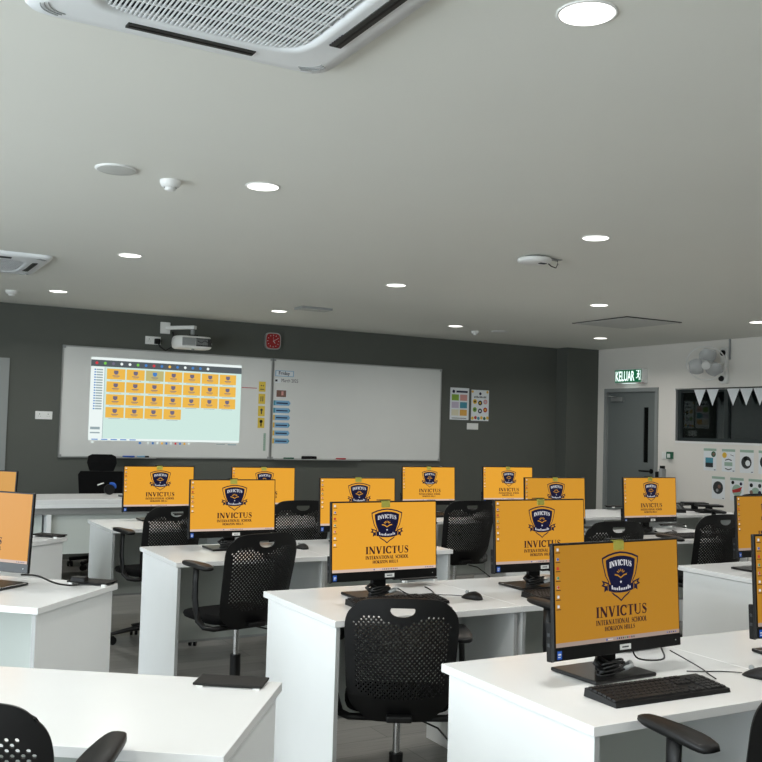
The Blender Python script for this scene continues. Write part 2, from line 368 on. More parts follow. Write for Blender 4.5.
desks = [
 (2.622,1.92,0,'white desk at the right edge, joined to the right of the lower right desk'),
 (1.705,3.37,0,'white desk in the centre, behind the front perforated chair'),
 (2.605,3.37,0,'white desk in the second row, its left edge just right of the black mouse'),
 (1.605,5.06,0,'white desk third row back, with the chair turned left in front of it'),
 (2.503,5.11,0,'white desk third row back, directly behind the centre monitor'),
 (1.665,6.72,0,'white desk in the row farthest back on the left, before the teacher desk'),
 (2.565,6.72,0,'white desk in the farthest row, holding the monitor half hidden behind another, left of centre'),
 (4.30,3.385,0,'white desk at right whose bare left side panel shows behind the largest monitor'),
 (5.20,3.385,0,'white desk at the right edge, behind the monitor that the frame cuts off'),
 (4.30,5.09,0,'white desk right of centre, mid room, its left side seen beside the far mesh chair'),
 (5.20,5.09,0,'white desk in front of the grey door, under a monitor with loose cables'),
 (4.30,6.72,0,'far white desk behind the lone mesh chair in the middle'),
 (5.20,6.72,0,'far white desk under the smallest monitor on the right'),
 (6.10,6.72,0,'far white desk right of the smallest monitor'),
 (7.00,6.72,0,'far white desk by the posters, with black items lying on it'),
]
for x, y, a, lab in desks:
    o = dup(desk0, lab); place(o, x, y, a)
def left_desk(cx, cy, deg, lab):      # cx, cy: far right corner
    r = Vector((math.cos(R(deg)), math.sin(R(deg)), 0)); bk = Vector((-r.y, r.x, 0))
    p = Vector((cx,cy,0))-r*DW-bk*.65
    o = dup(desk0, lab); place(o, p.x, p.y, deg); o.scale = (1,.65/DD,1)
    return p, r, bk
def flap(o, dx, dy, dz):
    for c in children(o):
        if c.name.startswith('cable_flap'): c.location = (dx,dy,dz)
LD = [left_desk(1.165,2.63,-35,'bare white desk at the lower left with only a dark cable flap on it'),
      left_desk(1.155,4.50,-42,'white desk at the left edge with a monitor and a black mouse'),
      left_desk(1.305,6.38,-48,'white desk far left, mostly hidden behind a pale orange monitor')]

bpy.context.view_layer.update()
for o in bpy.data.objects:
    if o.name.startswith('computer_desk'):
        L = o['label']
        if 'only a dark cable flap' in L: flap(o, .01, .02, -.007); continue
        if 'left edge with a monitor' in L or 'far left, mostly hidden' in L: flap(o, .045, .02, -.002)
        else: flap(o, .0, .0, .022)
# ------------------------------------------------------------------ monitor (all-in-one)
SW, SH = .527, .296
CHIN = .040; BZ = .0065
def crest(p, k, org, shift):
    # k: width scale in metres for 1 unit = crest width; org = (u centre, v centre)
    cx, cy = org
    O = [(-.5,.37),(-.33,.43),(-.16,.465),(0,.48),(.16,.465),(.33,.43),(.5,.37),(.49,.27),(.455,.14),(.42,.02),(.34,-.10),(.34,-.24),(.20,-.36),(.09,-.42),(0,-.49),(-.09,-.42),(-.20,-.36),(-.34,-.24),(-.34,-.10),(-.42,.02),(-.455,.14),(-.49,.27)]
    X = lambda P, a=1, b=1: [(cx+x*k*a, cy+y*k*b) for x, y in P]
    p.fan(X(O, 1.03, 1.03), 'scrn', .0004+shift); p.fan(X(O, .965, .955), p.bg, .0006+shift)
    P = [(-.41,.33),(-.28,.375),(-.14,.40),(0,.41),(.14,.40),(.28,.375),(.41,.33),(.40,.2),(.36,.03),(.29,-.14),(.26,-.2),(-.26,-.2),(-.29,-.14),(-.36,.03),(-.40,.2)]
    p.fan(X(P), 'scrn', .0008+shift)
    text(p, 'INVICTUS', cx-.31*k, cx+.31*k, cy+.215*k, .115*k, 'scri4', .0010+shift, bend=.045*k)
    for a in (-58,-30,0,30,58):
        s_, c_ = math.sin(R(a)), math.cos(R(a))
        p.stroke([(cx+s_*.06*k, cy+.045*k+c_*.05*k),(cx+s_*.125*k, cy+.045*k+c_*.10*k)], .02*k, p.bg, .0010+shift)
    p.stroke([(cx-.17*k,cy+.035*k),(cx-.09*k,cy+.02*k),(cx,cy-.03*k),(cx+.09*k,cy+.02*k),(cx+.17*k,cy+.035*k)], .026*k, p.bg, .0010+shift)
    st = [((.034 if i%2==0 else .015)*k, R(90+36*i)) for i in range(10)]
    p.fan([(cx+r*math.cos(t), cy-.115*k+r*math.sin(t)) for r, t in st], 'scri4', .0010+shift)
    for s_ in (-1, 1):
        p.fan(X([(s_*x,y) for x, y in ((.34,-.12),(.54,-.06),(.48,-.12),(.55,-.17),(.46,-.2),(.47,-.30),(.40,-.26),(.34,-.30))]), 'scrn', .0009+shift)
        p.fan(X([(s_*x,y) for x, y in ((.38,-.14),(.47,-.11),(.44,-.14),(.48,-.165),(.40,-.18))]), p.bg, .00105+shift)
    p.fan(X([(-.36,-.14),(-.18,-.175),(0,-.19),(.18,-.175),(.36,-.14),(.35,-.28),(.18,-.32),(0,-.33),(-.18,-.32),(-.35,-.28)], 1.04, 1.03), p.bg, .00108+shift)
    p.fan(X([(-.36,-.14),(-.18,-.175),(0,-.19),(.18,-.175),(.36,-.14),(.35,-.28),(.18,-.32),(0,-.33),(-.18,-.32),(-.35,-.28)]), 'scrn', .0011+shift)
    for i in range(11):
        x = -.25+.05*i; y = -.26+.03*(abs(x)/.25)**2
        p.rect(cx+(x-.014)*k, cx+(x+.014)*k, cy+(y-.022)*k, cy+(y+(.055 if i in (0,4,9) else .025))*k, 'scri4', .0013+shift)

def make_monitor(kind):
    t = thing('desktop_monitor', 'x', 'monitor')
    tl = R(3.2)
    # local frame: origin on desk under the screen's bottom centre; screen plane leans back
    def lean(mb): return mb.xf(Matrix.Translation((0,0,.12)) @ Matrix.Rotation(-tl, 4, 'X'))
    b = MB(); b.box(-SW/2-BZ, SW/2+BZ, .001, .016, -CHIN, SH+BZ, 'black', .003)
    b.box(-SW/2+.03, SW/2-.03, .016, .042, .01, SH-.03, 'blackm', .008)
    lean(b); body = b.build('housing', t)
    b = MB(); b.box(-SW/2-BZ, -SW/2+.012-BZ, .012, .036, -CHIN-.004, .07, 'blackm', .003); b.box(-SW/2-BZ-.001, -SW/2-BZ, .018, .03, .0, .01, 'charcoal'); b.box(-SW/2-BZ-.001, -SW/2-BZ, .018, .03, .03, .04, 'charcoal'); lean(b); b.build('port_strip', t)
    # chin face + stickers
    b = MB(); b.box(-SW/2-BZ+.002, SW/2+BZ-.002, -.0005, .0015, -CHIN+.002, -.001, 'charcoal' if kind == 'd' else 'gloss'); lean(b); c = b.build('chin', t)
    b = MB(); pd = Pad(b, (0,-.0006,0), (1,0,0), (0,0,1)); pd.rect(-SW/2+.004, -SW/2+.022, -.034, -.010, 'blue', .0003); pd.rect(-SW/2+.007, -SW/2+.019, -.022, -.018, 'white', .0005); pd.rect(-SW/2+.007, -SW/2+.016, -.029, -.026, 'white', .0005); lean(b); b.build('blue_sticker', t)
    b = MB(); pd = Pad(b, (0,-.0006,0), (1,0,0), (0,0,1)); pd.rect(-.004, .044, -.030, -.013, 'white', .0003); pd.rect(.006, .034, -.0235, -.0195, 'ink', .0005); lean(b); b.build('asset_label', t)
    b = MB(); b.box(SW/2-.02, SW/2-.017, -.0012, 0, -.022, -.019, 'white'); lean(b); b.build('power_light', t)
    # screen
    b = MB(); p = Pad(b, (-SW/2, -.0002, 0), (1,0,0), (0,0,1)); p.bg = 'scr_'+kind; wt = 'scrw_'+kind
    p.rect(0, SW, 0, SH, p.bg)
    p.rect(0, SW, 0, SH*.042, 'scrt_'+kind, .0003)
    for i in range(9): p.rect(SW*(.47+.017*i), SW*(.478+.017*i), SH*.012, SH*.03, ['scri3','scrn','scrm','scrn','scri2','scrn','scri1','scrn','scrn'][i], .0005)
    p.rect(SW*.385, SW*.395, SH*.01, SH*.032, 'scri3', .0005); p.rect(SW*.4, SW*.44, SH*.018, SH*.024, 'scri4', .0005)
    for i in range(5): p.rect(SW*(.89+.018*i), SW*(.9+.018*i), SH*.014, SH*.026, 'scrn' if i%2 else 'scri3', .0005)
    for i, f in enumerate((.04,.135,.225,.32,.41,.505,.60)):
        m = ['scri4','scri3','scri1','scri2','scri1','scri4','scri4'][i]
        p.rect(SW*.013, SW*.031, SH*(1-f-.015), SH*(1-f+.015), wt if i != 2 else 'scri1', .0005)
        p.circ(SW*.024, SH*(1-f), SH*.014, m, .0007, 8); p.rect(SW*.006, SW*.042, SH*(1-f-.034), SH*(1-f-.026), 'scrm', .0005)
    crest(p, SW*.29, (SW*.513, SH*.655), 0)
    text(p, 'INVICTUS', SW*.308, SW*.723, SH*.248, SH*.108, 'scrm', .0005)
    text(p, 'INTERNATIONAL SCHOOL', SW*.308, SW*.723, SH*.170, SH*.052, 'scrm', .0005)
    text(p, 'HORIZON HILLS', SW*.375, SW*.62, SH*.108, SH*.045, 'scrm', .0005)
    lean(b); b.build('screen', t)
    # webcam tape
    b = MB(); b.box(-.022, .022, -.0022, -.0012, SH*.925, SH+BZ-.001, 'tape'); b.box(-.02, .02, -.0012, .012, SH+BZ, SH+BZ+.002, 'tape'); lean(b); b.build('webcam_tape', t)
    b = MB(); b.box(-.03, .03, .006, .03, SH+BZ+.002, SH+BZ+.006, 'blackm', .001); lean(b); b.build('webcam', t)
    # stand
    b = MB(); b.box(-.035, .035, .05, .075, .012, .30, 'blackm', .006); b.box(-.05, .05, .036, .055, .16, .26, 'blackm', .004); b.build('stand_neck', t)
    b = MB(); b.box(-.13, .13, -.03, .17, .001, .013, 'gloss', .004); b.build('stand_base', t)
    b = MB()
    for k in range(3):
        P = []; ph = random.random()*6
        for i in range(26):
            a = i/25*2*math.pi*1.6+ph; P.append((-.02+.055*math.cos(a)*(1-.1*k)+.012*i/25, .02+.022*math.sin(a), .022+.012*k+.008*math.sin(a*1.3)))
        b.tube(P, .0035, 'cable', 6)
    b.tube([(-.06,.02,.03),(-.075,.03,.05),(-.05,.045,.06),(-.02,.03,.04)], .009, 'cable', 6)
    b.tube([(.05,.03,.03),(.065,.02,.04),(.05,.0,.035),(.02,.0,.03)], .008, 'greyp', 6)
    b.build('cable_bundle', t)
    return t
protos = {}
STAND = ('stand_neck', 'stand_base', 'cable_bundle')
def monitor(kind, label, x, y, deg, dz=0):
    if kind not in protos:
        protos[kind] = make_monitor(kind); o = protos[kind]; o['label'] = label; o['group'] = 'monitors with the orange wallpaper'
    else: o = dup(protos[kind], label)
    o.location = (x, y, DH); o.rotation_euler = (0,0,R(deg))
    for c in children(o):
        if c.name.split('.')[0] not in STAND: c.location = (0,0,dz)
    return o
monitor('c', 'largest orange monitor, on the lower right desk above the black keyboard', 2.130, 2.263, 2.8, -.002)
monitor('c', 'orange monitor cut off by the right edge of the picture, nearest the camera there', 2.948, 2.181, -6.5, .007)
monitor('a', 'orange monitor in the centre, right above the front perforated chair', 2.125, 3.723, .9, .005)
monitor('b', 'orange monitor right of centre, partly hidden by the largest monitor', 2.979, 3.712, -1, .005)
monitor('a', 'orange monitor left of centre, behind the chair turned left', 2.073, 5.472, -.1, -.004)
monitor('a', 'orange monitor behind and above the centre monitor, its lower right hidden', 2.937, 5.517, -2.1, .004)
monitor('a', 'orange monitor farthest left of the back row, below the projected picture', 2.142, 7.239, -2.1, -.009)
monitor('a', 'orange monitor in the back row peeking out right of the monitor in front of it', 3.057, 7.40, -5.4, -.02)
monitor('a', 'small orange monitor in the back row under the right end of the whiteboard', 4.639, 7.38, -3.3, -.006)
monitor('a', 'smallest orange monitor in the back row, right of the lone mesh chair', 5.481, 7.334, -5.2, 0)
monitor('b', 'orange monitor showing only its upper half behind the right of centre one', 4.601, 5.577, -3.3, .002)
monitor('b', 'orange monitor standing before the grey door', 5.428, 5.461, -.7, .011)
monitor('c', 'orange monitor at the right edge, behind the cut off nearer one', 4.628, 3.726, -.1, .009)
monitor('d', 'pale orange monitor at the left edge, seen from the side', .564, 4.571, -50.9, .004)
monitor('b', 'orange monitor at the left edge, top corner showing above the pale one', .764, 6.400, -47.9, .003)

# ------------------------------------------------------------------ keyboard, mouse
def make_keyboard(name, label, group):
    t = thing(name, label, 'keyboard', group=group)
    b = MB(); w, dpt = .44, .135
    b.add([(-w/2,-dpt/2,0),(w/2,-dpt/2,0),(w/2,dpt/2,0),(-w/2,dpt/2,0),(-w/2+.002,-dpt/2+.002,.012),(w/2-.002,-dpt/2+.002,.012),(w/2-.002,dpt/2-.002,.024),(-w/2+.002,dpt/2-.002,.024)],
          [(0,3,2,1),(4,5,6,7),(0,1,5,4),(1,2,6,5),(2,3,7,6),(3,0,4,7)], 'black'); b.build('keyboard_base', t)
    b = MB()
    sl = .012/(dpt-.004)
    def key(x0, x1, y0, y1):
        def z(y): return .012+sl*(y+dpt/2)
        i = .0015
        b.add([(x0,y0,z(y0)),(x1,y0,z(y0)),(x1,y1,z(y1)),(x0,y1,z(y1)),(x0+i,y0+i,z(y0)+.005),(x1-i,y0+i,z(y0)+.005),(x1-i,y1-i,z(y1)+.005),(x0+i,y1-i,z(y1)+.005)],
              [(4,5,6,7),(0,1,5,4),(1,2,6,5),(2,3,7,6),(3,0,4,7)], 'key')
    pit = .0188
    for rr in range(6):
        y0 = -.058+rr*.0192+(.003 if rr == 5 else 0); y1 = y0+.0165
        if rr == 0:
            ks = [(0,1.25),(1.25,2.5),(2.5,3.75),(3.75,10),(10,11.25),(11.25,12.5),(12.5,13.75),(13.75,15)]
        else:
            off = [0,.25,.75,.5,0,0][rr]; ks = [(0,1+off)] + [(i+off, i+1+off) for i in range(1, 14)] + [(14+off, 15)] if off else [(i, i+1) for i in range(15)]
        for a, c in ks:
            if c-a > .3: key(-.214+a*pit, -.214+c*pit-.0018, y0, y1)
        for a in range(3):
            if rr in (0,3,4,5) or (rr == 1 and a == 1): key(.0745+a*pit, .0745+(a+1)*pit-.0018, y0, y1)
        for a in range(4):
            if rr < 5: key(.138+a*pit, .138+(a+1)*pit-.0018, y0, y1)
    b.build('keys', t)
    return t
kb0 = make_keyboard('keyboard', 'black keyboard in front of the largest monitor', 'black keyboards')
kb0.location = (2.112, 2.085, DH+.0005); kb0.rotation_euler = (0,0,R(-1))
kbs = [(2.12,3.60,0,'black keyboard behind the front perforated chair, below the centre monitor'),
       (2.97,3.50,0,'black keyboard right of centre, partly hidden by the largest monitor'),
       (5.56,5.22,-3,'black keyboard on the desk before the grey door'),
       (4.7,5.3,0,'black keyboard hidden behind the right of centre monitor'),
       (4.66,7.08,0,'black keyboard below the small monitor under the whiteboard end'),
       (2.97,2.02,0,'black keyboard at the right edge, in front of the cut off monitor')]
for x, y, a, lab in kbs: dup(kb0, lab, (x,y,DH+.0005), R(a))
def make_mouse(label):
    t = thing('computer_mouse', label, 'mouse', group='black mice')
    b = MB(); n = 12; vs = []; prof = [(0,.0,.0),(.1,.0165,.010),(.25,.027,.020),(.45,.031,.030),(.65,.031,.034),(.85,.026,.026),(.96,.016,.013),(1,.0,.0)]
    rings = []
    for tt, hw, hh in prof:
        y = -.055+ (1-tt)*.11
        rings.append([(hw*math.cos(math.pi*i/n), y, .001+hh*math.sin(math.pi*i/n)**.7 if 0 < i < n else .001) for i in range(n+1)])
    for rg in rings: vs += rg
    k = n+1
    b.add(vs, [(j*k+i, j*k+i+1, (j+1)*k+i+1, (j+1)*k+i) for j in range(len(rings)-1) for i in range(n)] + [(j*k, (j+1)*k, (j+1)*k+n, j*k+n) for j in range(len(rings)-1)], 'black', True)
    b.build('mouse_body', t)
    MB().cyl((-.004,.025,.0275),(.004,.025,.0275),.008,'greyp',n=12).build('scroll_wheel', t)
    b = MB(); b.tube([(0,.053,.006),(0,.08,.004),(-.02,.12,.003),(-.06,.16,.003),(-.09,.2,.003)], .0018, 'cable'); b.build('mouse_cable', t)
    return t
ms0 = make_mouse('black mouse at the right edge, beside the near keyboard'); ms0.location = (2.56,2.10,DH); ms0.rotation_euler = (0,0,R(25))
for x, y, a, lab in [(2.50,3.60,20,'black mouse to the right of the front perforated chair'),(2.50,5.42,10,'black mouse right of the chair turned left'),(.45,4.29,-35,'black mouse at the left edge below the pale monitor'),(7.40,7.30,70,'small black mouse on the far desk near the posters')]:
    dup(ms0, lab, (x,y,DH), R(a))

# loose cables
def cable(label, pts, r=.0035):
    # Catmull-Rom smoothing
    P = [Vector(q) for q in pts]; out = []
    for i in range(len(P)-1):
        p0, p1, p2, p3 = P[max(i-1,0)], P[i], P[i+1], P[min(i+2,len(P)-1)]
        for k in range(6):
            t = k/6; out.append(.5*((2*p1)+(p2-p0)*t+(2*p0-5*p1+4*p2-p3)*t*t+(-p0+3*p1-3*p2+p3)*t**3))
    out.append(P[-1]); o = MB().tube(out, r, 'cable').build('power_cable'); return tag(o, label, 'cable', 'loose black cables')
z = DH+.004
cable('black cable looping from the largest monitor across the desk to its cable flap', [(2.24,2.33,.83),(2.27,2.33,.785),(2.36,2.31,.78),(2.46,2.42,.79),(2.56,2.50,.782)], .003)
cable('thin black cable dropping behind the near keyboard', [(2.44,2.36,.79),(2.46,2.25,.757),(2.43,2.19,.755),(2.40,2.13,.755)], .0022)
cable('black cable running from the pale monitor to its cable flap', [(.705,4.345,.835),(.78,4.38,.82),(.86,4.42,.78),(.93,4.45,.762),(.975,4.47,.76)], .004)
cable('black cable between the centre monitor stand and its cable flap', [(2.2,3.74,.79),(2.28,3.76,z),(2.36,3.70,z),(2.43,3.82,z),(2.46,3.93,z)], .003)
cable('black cable on the desk before the grey door', [(5.45,5.50,.80),(5.54,5.48,z),(5.62,5.45,z+.01),(5.74,5.5,z),(5.82,5.62,z)], .006)
# small adapter on the left desk
b = MB(); b.box(-.035,.035,-.02,.02,0,.022,'black',.004); o = b.build('power_adapter'); o.location = (.985,4.515,DH+.018); o.rotation_euler = (0,0,R(-42)); tag(o, 'small black adapter lying on the cable flap of the left desk', 'adapter')
o.location.z = DH+.0155

# ------------------------------------------------------------------ chair
def chair_back():
    NX, NY = 46, 48
    b = MB(); idx = {}; V = []
    def surf(s, t):            # s,t in [-1,1]
        s2 = s*(1-.16*abs(t)**7*abs(s)**1.5); t2 = t*(1-.10*abs(s)**7*abs(t)**1.5)
        if t < 0: s2 = s*(1-.30*abs(t)**6*abs(s)**1.5)
        w = .221 - .020*max(0, .6-t2)/1.6 - .012*max(0, -.4-t2)
        x = s2*w
        zz = .688+.243*t2 + .012*(1-s*s)*max(0, t)**3
        y = -.235 + .055*abs(s2)**2.2*(1-.3*max(0, t2)) - .045*t2 + .02*t2*t2 + (.03*max(0, -.55-t2)/.45)
        return (x, y, zz)
    def vid(i, j):
        if (i,j) not in idx: idx[i,j] = len(V); V.append(surf(2*i/NX-1, 2*j/NY-1))
        return idx[i,j]
    Fs = []
    sl0, sl1, sj0, sj1 = NX//2-6, NX//2+6, NY-7, NY-3      # handle slot block
    for i in range(NX):
        for j in range(NY):
            if sl0 <= i < sl1 and sj0 <= j < sj1: continue
            s, t = (2*i+1)/NX-1, (2*j+1)/NY-1
            vlow = .77 - .19*max(0, .5-abs(s))/.5
            edge = .86-.03*(1-t)
            low = -.58 + .12*(abs(s)/.8)**4
            inside = abs(s) < edge and t < vlow and t > low and not (t > .66 and abs(s) > .76)
            q = [vid(i,j), vid(i+1,j), vid(i+1,j+1), vid(i,j+1)]
            if inside and (i+j) % 2 == 0:
                r0 = .46 if t > -.45 or True else .5
                c = [V[k] for k in q]; ring = []
                for a in range(8):
                    an = R(22.5+45*a-135-45)  # start so that ring[0],ring[1] face side q0-q1
                    an = R(-112.5+45*a)
                    u, v = .5+r0*math.cos(an), .5+r0*math.sin(an)
                    ring.append(len(V)); V.append(surf(2*(i+u)/NX-1, 2*(j+v)/NY-1))
                for k in range(4):
                    Fs.append((q[k], q[(k+1)%4], ring[(2*k+1)%8], ring[2*k])); Fs.append((q[(k+1)%4], ring[(2*k+2)%8], ring[(2*k+1)%8]))
            else: Fs.append(tuple(q))
    # slot: half-moon (flat on top)
    per = [(i, sj0) for i in range(sl0, sl1)]+[(sl1, j) for j in range(sj0, sj1)]+[(i, sj1) for i in range(sl1, sl0, -1)]+[(sl0, j) for j in range(sj1, sj0, -1)]
    cu, cv = (sl0+sl1)/2, sj0+(sj1-sj0)*.72; ring = []
    for (i, j) in per:
        a = math.atan2((j-cv)*1.35, i-cu); ca, sa = math.cos(a), math.sin(a)
        rx, ry = 5.0, 2.4
        if sa > 0: u, v = cu+rx*ca, cv+ min(.8, 2.2*sa)
        else: u, v = cu+rx*ca, cv+ry*sa
        ring.append(len(V)); V.append(surf(2*u/NX-1, 2*v/NY-1))
    pid = [vid(*q) for q in per]; n = len(per)
    for k in range(n): Fs.append((pid[k], pid[(k+1)%n], ring[(k+1)%n], ring[k]))
    b.add(V, Fs, 'black')
    return b
def rbox(x0, x1, y0, y1, z0, z1, m, n=8, k=.35, crown=0):
    # soft cushion: rounded plan, domed top
    b = MB(); vs = []; lv = [(0,.90),(.15,.97),(.5,1),(.82,.975),(1,.90)]
    cx, cy, hx, hy = (x0+x1)/2, (y0+y1)/2, (x1-x0)/2, (y1-y0)/2; N = 32
    for q, s in lv:
        for i in range(N):
            a = 2*math.pi*i/N; c_, s_ = math.cos(a), math.sin(a)
            e = .45; px = math.copysign(abs(c_)**e, c_); py = math.copysign(abs(s_)**e, s_)
            vs.append((cx+hx*s*px, cy+hy*s*py, z0+(z1-z0)*q - crown*max(0, py)**3*q))
    fs = [(j*N+i, j*N+(i+1)%N, (j+1)*N+(i+1)%N, (j+1)*N+i) for j in range(len(lv)-1) for i in range(N)]
    b.add(vs, fs, m, True); top = [(len(lv)-1)*N+i for i in range(N)]
    b.add(vs[-N:]+[(cx,cy,z1+.012-crown*.0)], [(i,(i+1)%N,N) for i in range(N)], m, True); b.add(vs[:N], [list(range(N))[::-1]], m)
    return b
def make_chair(label):
    t = thing('office_chair', label, 'chair', group='black perforated office chairs')
    o = chair_back().build('backrest', t); md = o.modifiers.new('solid', 'SOLIDIFY'); md.thickness = .007; md.offset = 0
    b = MB()                       # spine rim down the sides and lower back, joins the seat
    b.box(-.05,.05,-.20,-.09,.455,.480,'black',.006); b.build('back_bracket', t)
    rbox(-.215,.215,-.115,.265,.462,.510,'fabric', crown=.012).build('seat', t)
    b = MB(); b.box(-.07,.07,-.08,.12,.425,.462,'blackm',.008); b.build('mechanism', t)
    for s in (-1, 1):
        b = MB()
        P = [(s*.085,-.09,.445),(s*.195,-.085,.446),(s*.235,-.06,.455),(s*.252,-.030,.485),(s*.258,-.012,.54),(s*.259,0,.60),(s*.257,.004,.68),(s*.254,.004,.757)]
        b.tube(P, .02, 'black', 8, rs=[(.020,.012),(.022,.013),(.023,.014),(.024,.014),(.026,.013),(.026,.012),(.024,.012),(.026,.012)])
        a = b.build('armrest', t)
        b = MB(); vs = []; N = 20
        for zz, sc in ((.757,.9),(.763,1),(.774,.98),(.779,.88)):
            for i in range(N):
                an = 2*math.pi*i/N; c_, s_ = math.cos(an), math.sin(an); px = math.copysign(abs(c_)**.55, c_); py = math.copysign(abs(s_)**.6, s_)
                vs.append((s*.254+.034*sc*px*(1-.22*py), .0+.132*sc*py, zz - .008*max(0, -py)**2))
        b.add(vs, [(j*N+i, j*N+(i+1)%N, (j+1)*N+(i+1)%N, (j+1)*N+i) for j in range(3) for i in range(N)]+[list(range(N))[::-1], [3*N+i for i in range(N)]], 'black', True)
        b.build('arm_pad', a)
    b = MB(); b.cyl((0,0,.10),(0,0,.28),.028,'black',n=20); b.cyl((0,0,.28),(0,0,.41),.0155,'chrome',n=16); b.build('gas_lift', t)
    b = MB(); b.cyl((0,0,.065),(0,0,.125),.045,'black',r1=.036,n=20)
    for k in range(5):
        a = R(90+72*k); c_, s_ = math.cos(a), math.sin(a)
        b.tube([(c_*.03,s_*.03,.105),(c_*.14,s_*.14,.098),(c_*.27,s_*.27,.072),(c_*.30,s_*.30,.066)], .02, 'black', 8, rs=[(.026,.020),(.022,.016),(.017,.011),(.016,.010)])
    b.build('star_base', t)
    cb = MB(); cb.cyl((0,0,.028),(0,0,.066),.008,'blackm',n=10); cb.box(-.008,.008,-.012,.03,.035,.056,'black',.004)
    for s in (-1, 1): cb.cyl((s*.009,.012,.0275),(s*.024,.012,.0275),.027,'blackm',n=18)
    c0 = None
    for k in range(5):
        a = R(90+72*k)
        if c0 is None: c0 = cb.build('caster', t); c = c0
        else: c = c0.copy(); COL.objects.link(c); c.parent = t
        c.location = (math.cos(a)*.29, math.sin(a)*.29, 0); c.rotation_euler = (0,0,a+R(70+40*k))
    b = MB(); b.tube([(.10,-.04,.42),(.16,-.08,.405),(.20,-.12,.37),(.225,-.145,.345)], .004, 'black', 6); b.tube([(.22,-.14,.35),(.245,-.165,.325),(.26,-.18,.31)], .01, 'black', 8, rs=[(.006,.005),(.013,.006),(.010,.004)]); b.build('lever', t)
    return t
ch0 = make_chair('black perforated office chair in the front centre, nearest one seen whole')
def place_chair(o, x, y, az, dz=0):
    o.location = (x, y, 0); o.rotation_euler = (0,0,R(-az))
    for c in children(o):
        n = c.name.split('.')[0]
        if n not in ('star_base', 'caster'): c.location = (0,0,dz)
for lab, x, y, az, dz in [
    ('black perforated office chair left of centre, turned left, before the third row desk', 1.895,4.90,-12,0),
    ('black perforated office chair far left, below the back row monitor', 1.94,6.56,-12,0),
    ('black perforated office chair in the back row, only its top showing between two monitors', 2.866,6.42,5,.04),
    ('lone black perforated office chair in the middle gap, far back', 4.29,6.42,5,.022),
    ('black perforated office chair whose top shows above the largest monitor', 4.22,4.74,6,.03),
    ('black perforated office chair on the right, below the wall posters', 5.24,4.82,5,.045),
    ('black perforated office chair cut off at the lower left corner', .31,2.26,30,.015),
    ('black perforated office chair at the lower right corner with its armrest before the keyboard', 2.11,1.755,4,-.003),
    ('black office chair hidden behind the largest monitor, its left armrest showing', 2.825,3.15,0,.03),
    ('black office chair half hidden behind the right edge monitor, before the white wall', 7.37,6.36,0,.055)]:
    place_chair(dup(ch0, lab), x, y, az, dz)
place_chair(ch0, 2.03, 3.43, 28, -.09)

# ------------------------------------------------------------------ teacher's desk and chair
t = thing('teacher_desk', 'long white teacher desk in front of the whiteboard', 'desk', (1.0, 9.0, 0))
b = MB(); b.box(0,2.75,0,.72,.735,.775,'lam_top',.002); b.box(0,2.75,.0,.02,.70,.735,'lam'); b.build('tabletop', t)
b = MB(); b.box(.02,2.73,.03,.05,.64,.70,'alu'); b.build('front_rail', t)
for x in (.02, .66, 2.69): MB().box(x,x+.04,.03,.70,.0,.70 if x != .66 else .64,'lam').build('leg_panel', t)
b = MB(); b.box(.70,2.69,.08,.10,.28,.66,'lam_grey'); b.build('modesty_panel', t)
b = MB(); b.box(.07,.64,.15,.68,.04,.64,'lam'); b.box(.07,.64,.135,.15,.05,.62,'lam_grey'); b.build('pedestal', t)
t = thing('executive_chair', 'tall black office chair with headrest behind the teacher desk', 'chair', (2.39, 10.10, 0), R(170))
b = MB()
def plate(b, outline, y0, th, m, k=0):
    n = len(outline); f = lambda x, z: y0 + k*x*x
    vs = [(x, f(x,z), z) for x, z in outline]+[(x, f(x,z)+th, z) for x, z in outline]
    cx, cz = sum(q[0] for q in outline)/n, sum(q[1] for q in outline)/n
    vs += [(cx, f(cx,cz)-.01, cz), (cx, f(cx,cz)+th+.01, cz)]
    b.add(vs, [(i,(i+1)%n,n+(i+1)%n,n+i) for i in range(n)]+[((i+1)%n,i,2*n) for i in range(n)]+[(n+i,n+(i+1)%n,2*n+1) for i in range(n)], m, False)
plate(b, [(-.20,.50),(-.17,.44),(.17,.44),(.20,.50),(.215,.7),(.235,.93),(.21,.965),(-.21,.965),(-.235,.93),(-.215,.7)], -.26, .05, 'fabric', .8); b.build('backrest', t)
b = MB(); plate(b, [(-.13,.99),(-.12,.967),(.12,.967),(.13,.99),(.15,1.05),(.14,1.12),(.10,1.14),(-.10,1.14),(-.14,1.12),(-.15,1.05)], -.27, .05, 'fabric', 1); b.cyl((0,-.25,.9),(0,-.25,1.0),.02,'black'); b.build('headrest', t)
rbox(-.25,.25,-.24,.25,.42,.50,'fabric').build('seat', t)
for s in (-1,1):
    b = MB(); b.tube([(s*.2,-.05,.40),(s*.29,-.05,.41),(s*.30,-.04,.48),(s*.30,0,.62)], .015, 'black', 8); b.box(s*.30-.035,s*.30+.035,-.12,.14,.62,.65,'black',.01); b.build('armrest', t)
b = MB(); b.cyl((0,0,.10),(0,0,.42),.025,'black'); b.build('gas_lift', t)
b = MB()
for k in range(5):
    a = R(54+72*k); b.tube([(0,0,.11),(math.cos(a)*.3,math.sin(a)*.3,.075)], .02, 'black', 8)
b.build('star_base', t)
cm = [c for c in children(ch0) if c.name.startswith('caster')][0]
for k in range(5):
    a = R(54+72*k); c = cm.copy(); COL.objects.link(c); c.parent = t; c.location = (math.cos(a)*.29, math.sin(a)*.29, 0); c.rotation_euler = (0,0,a)
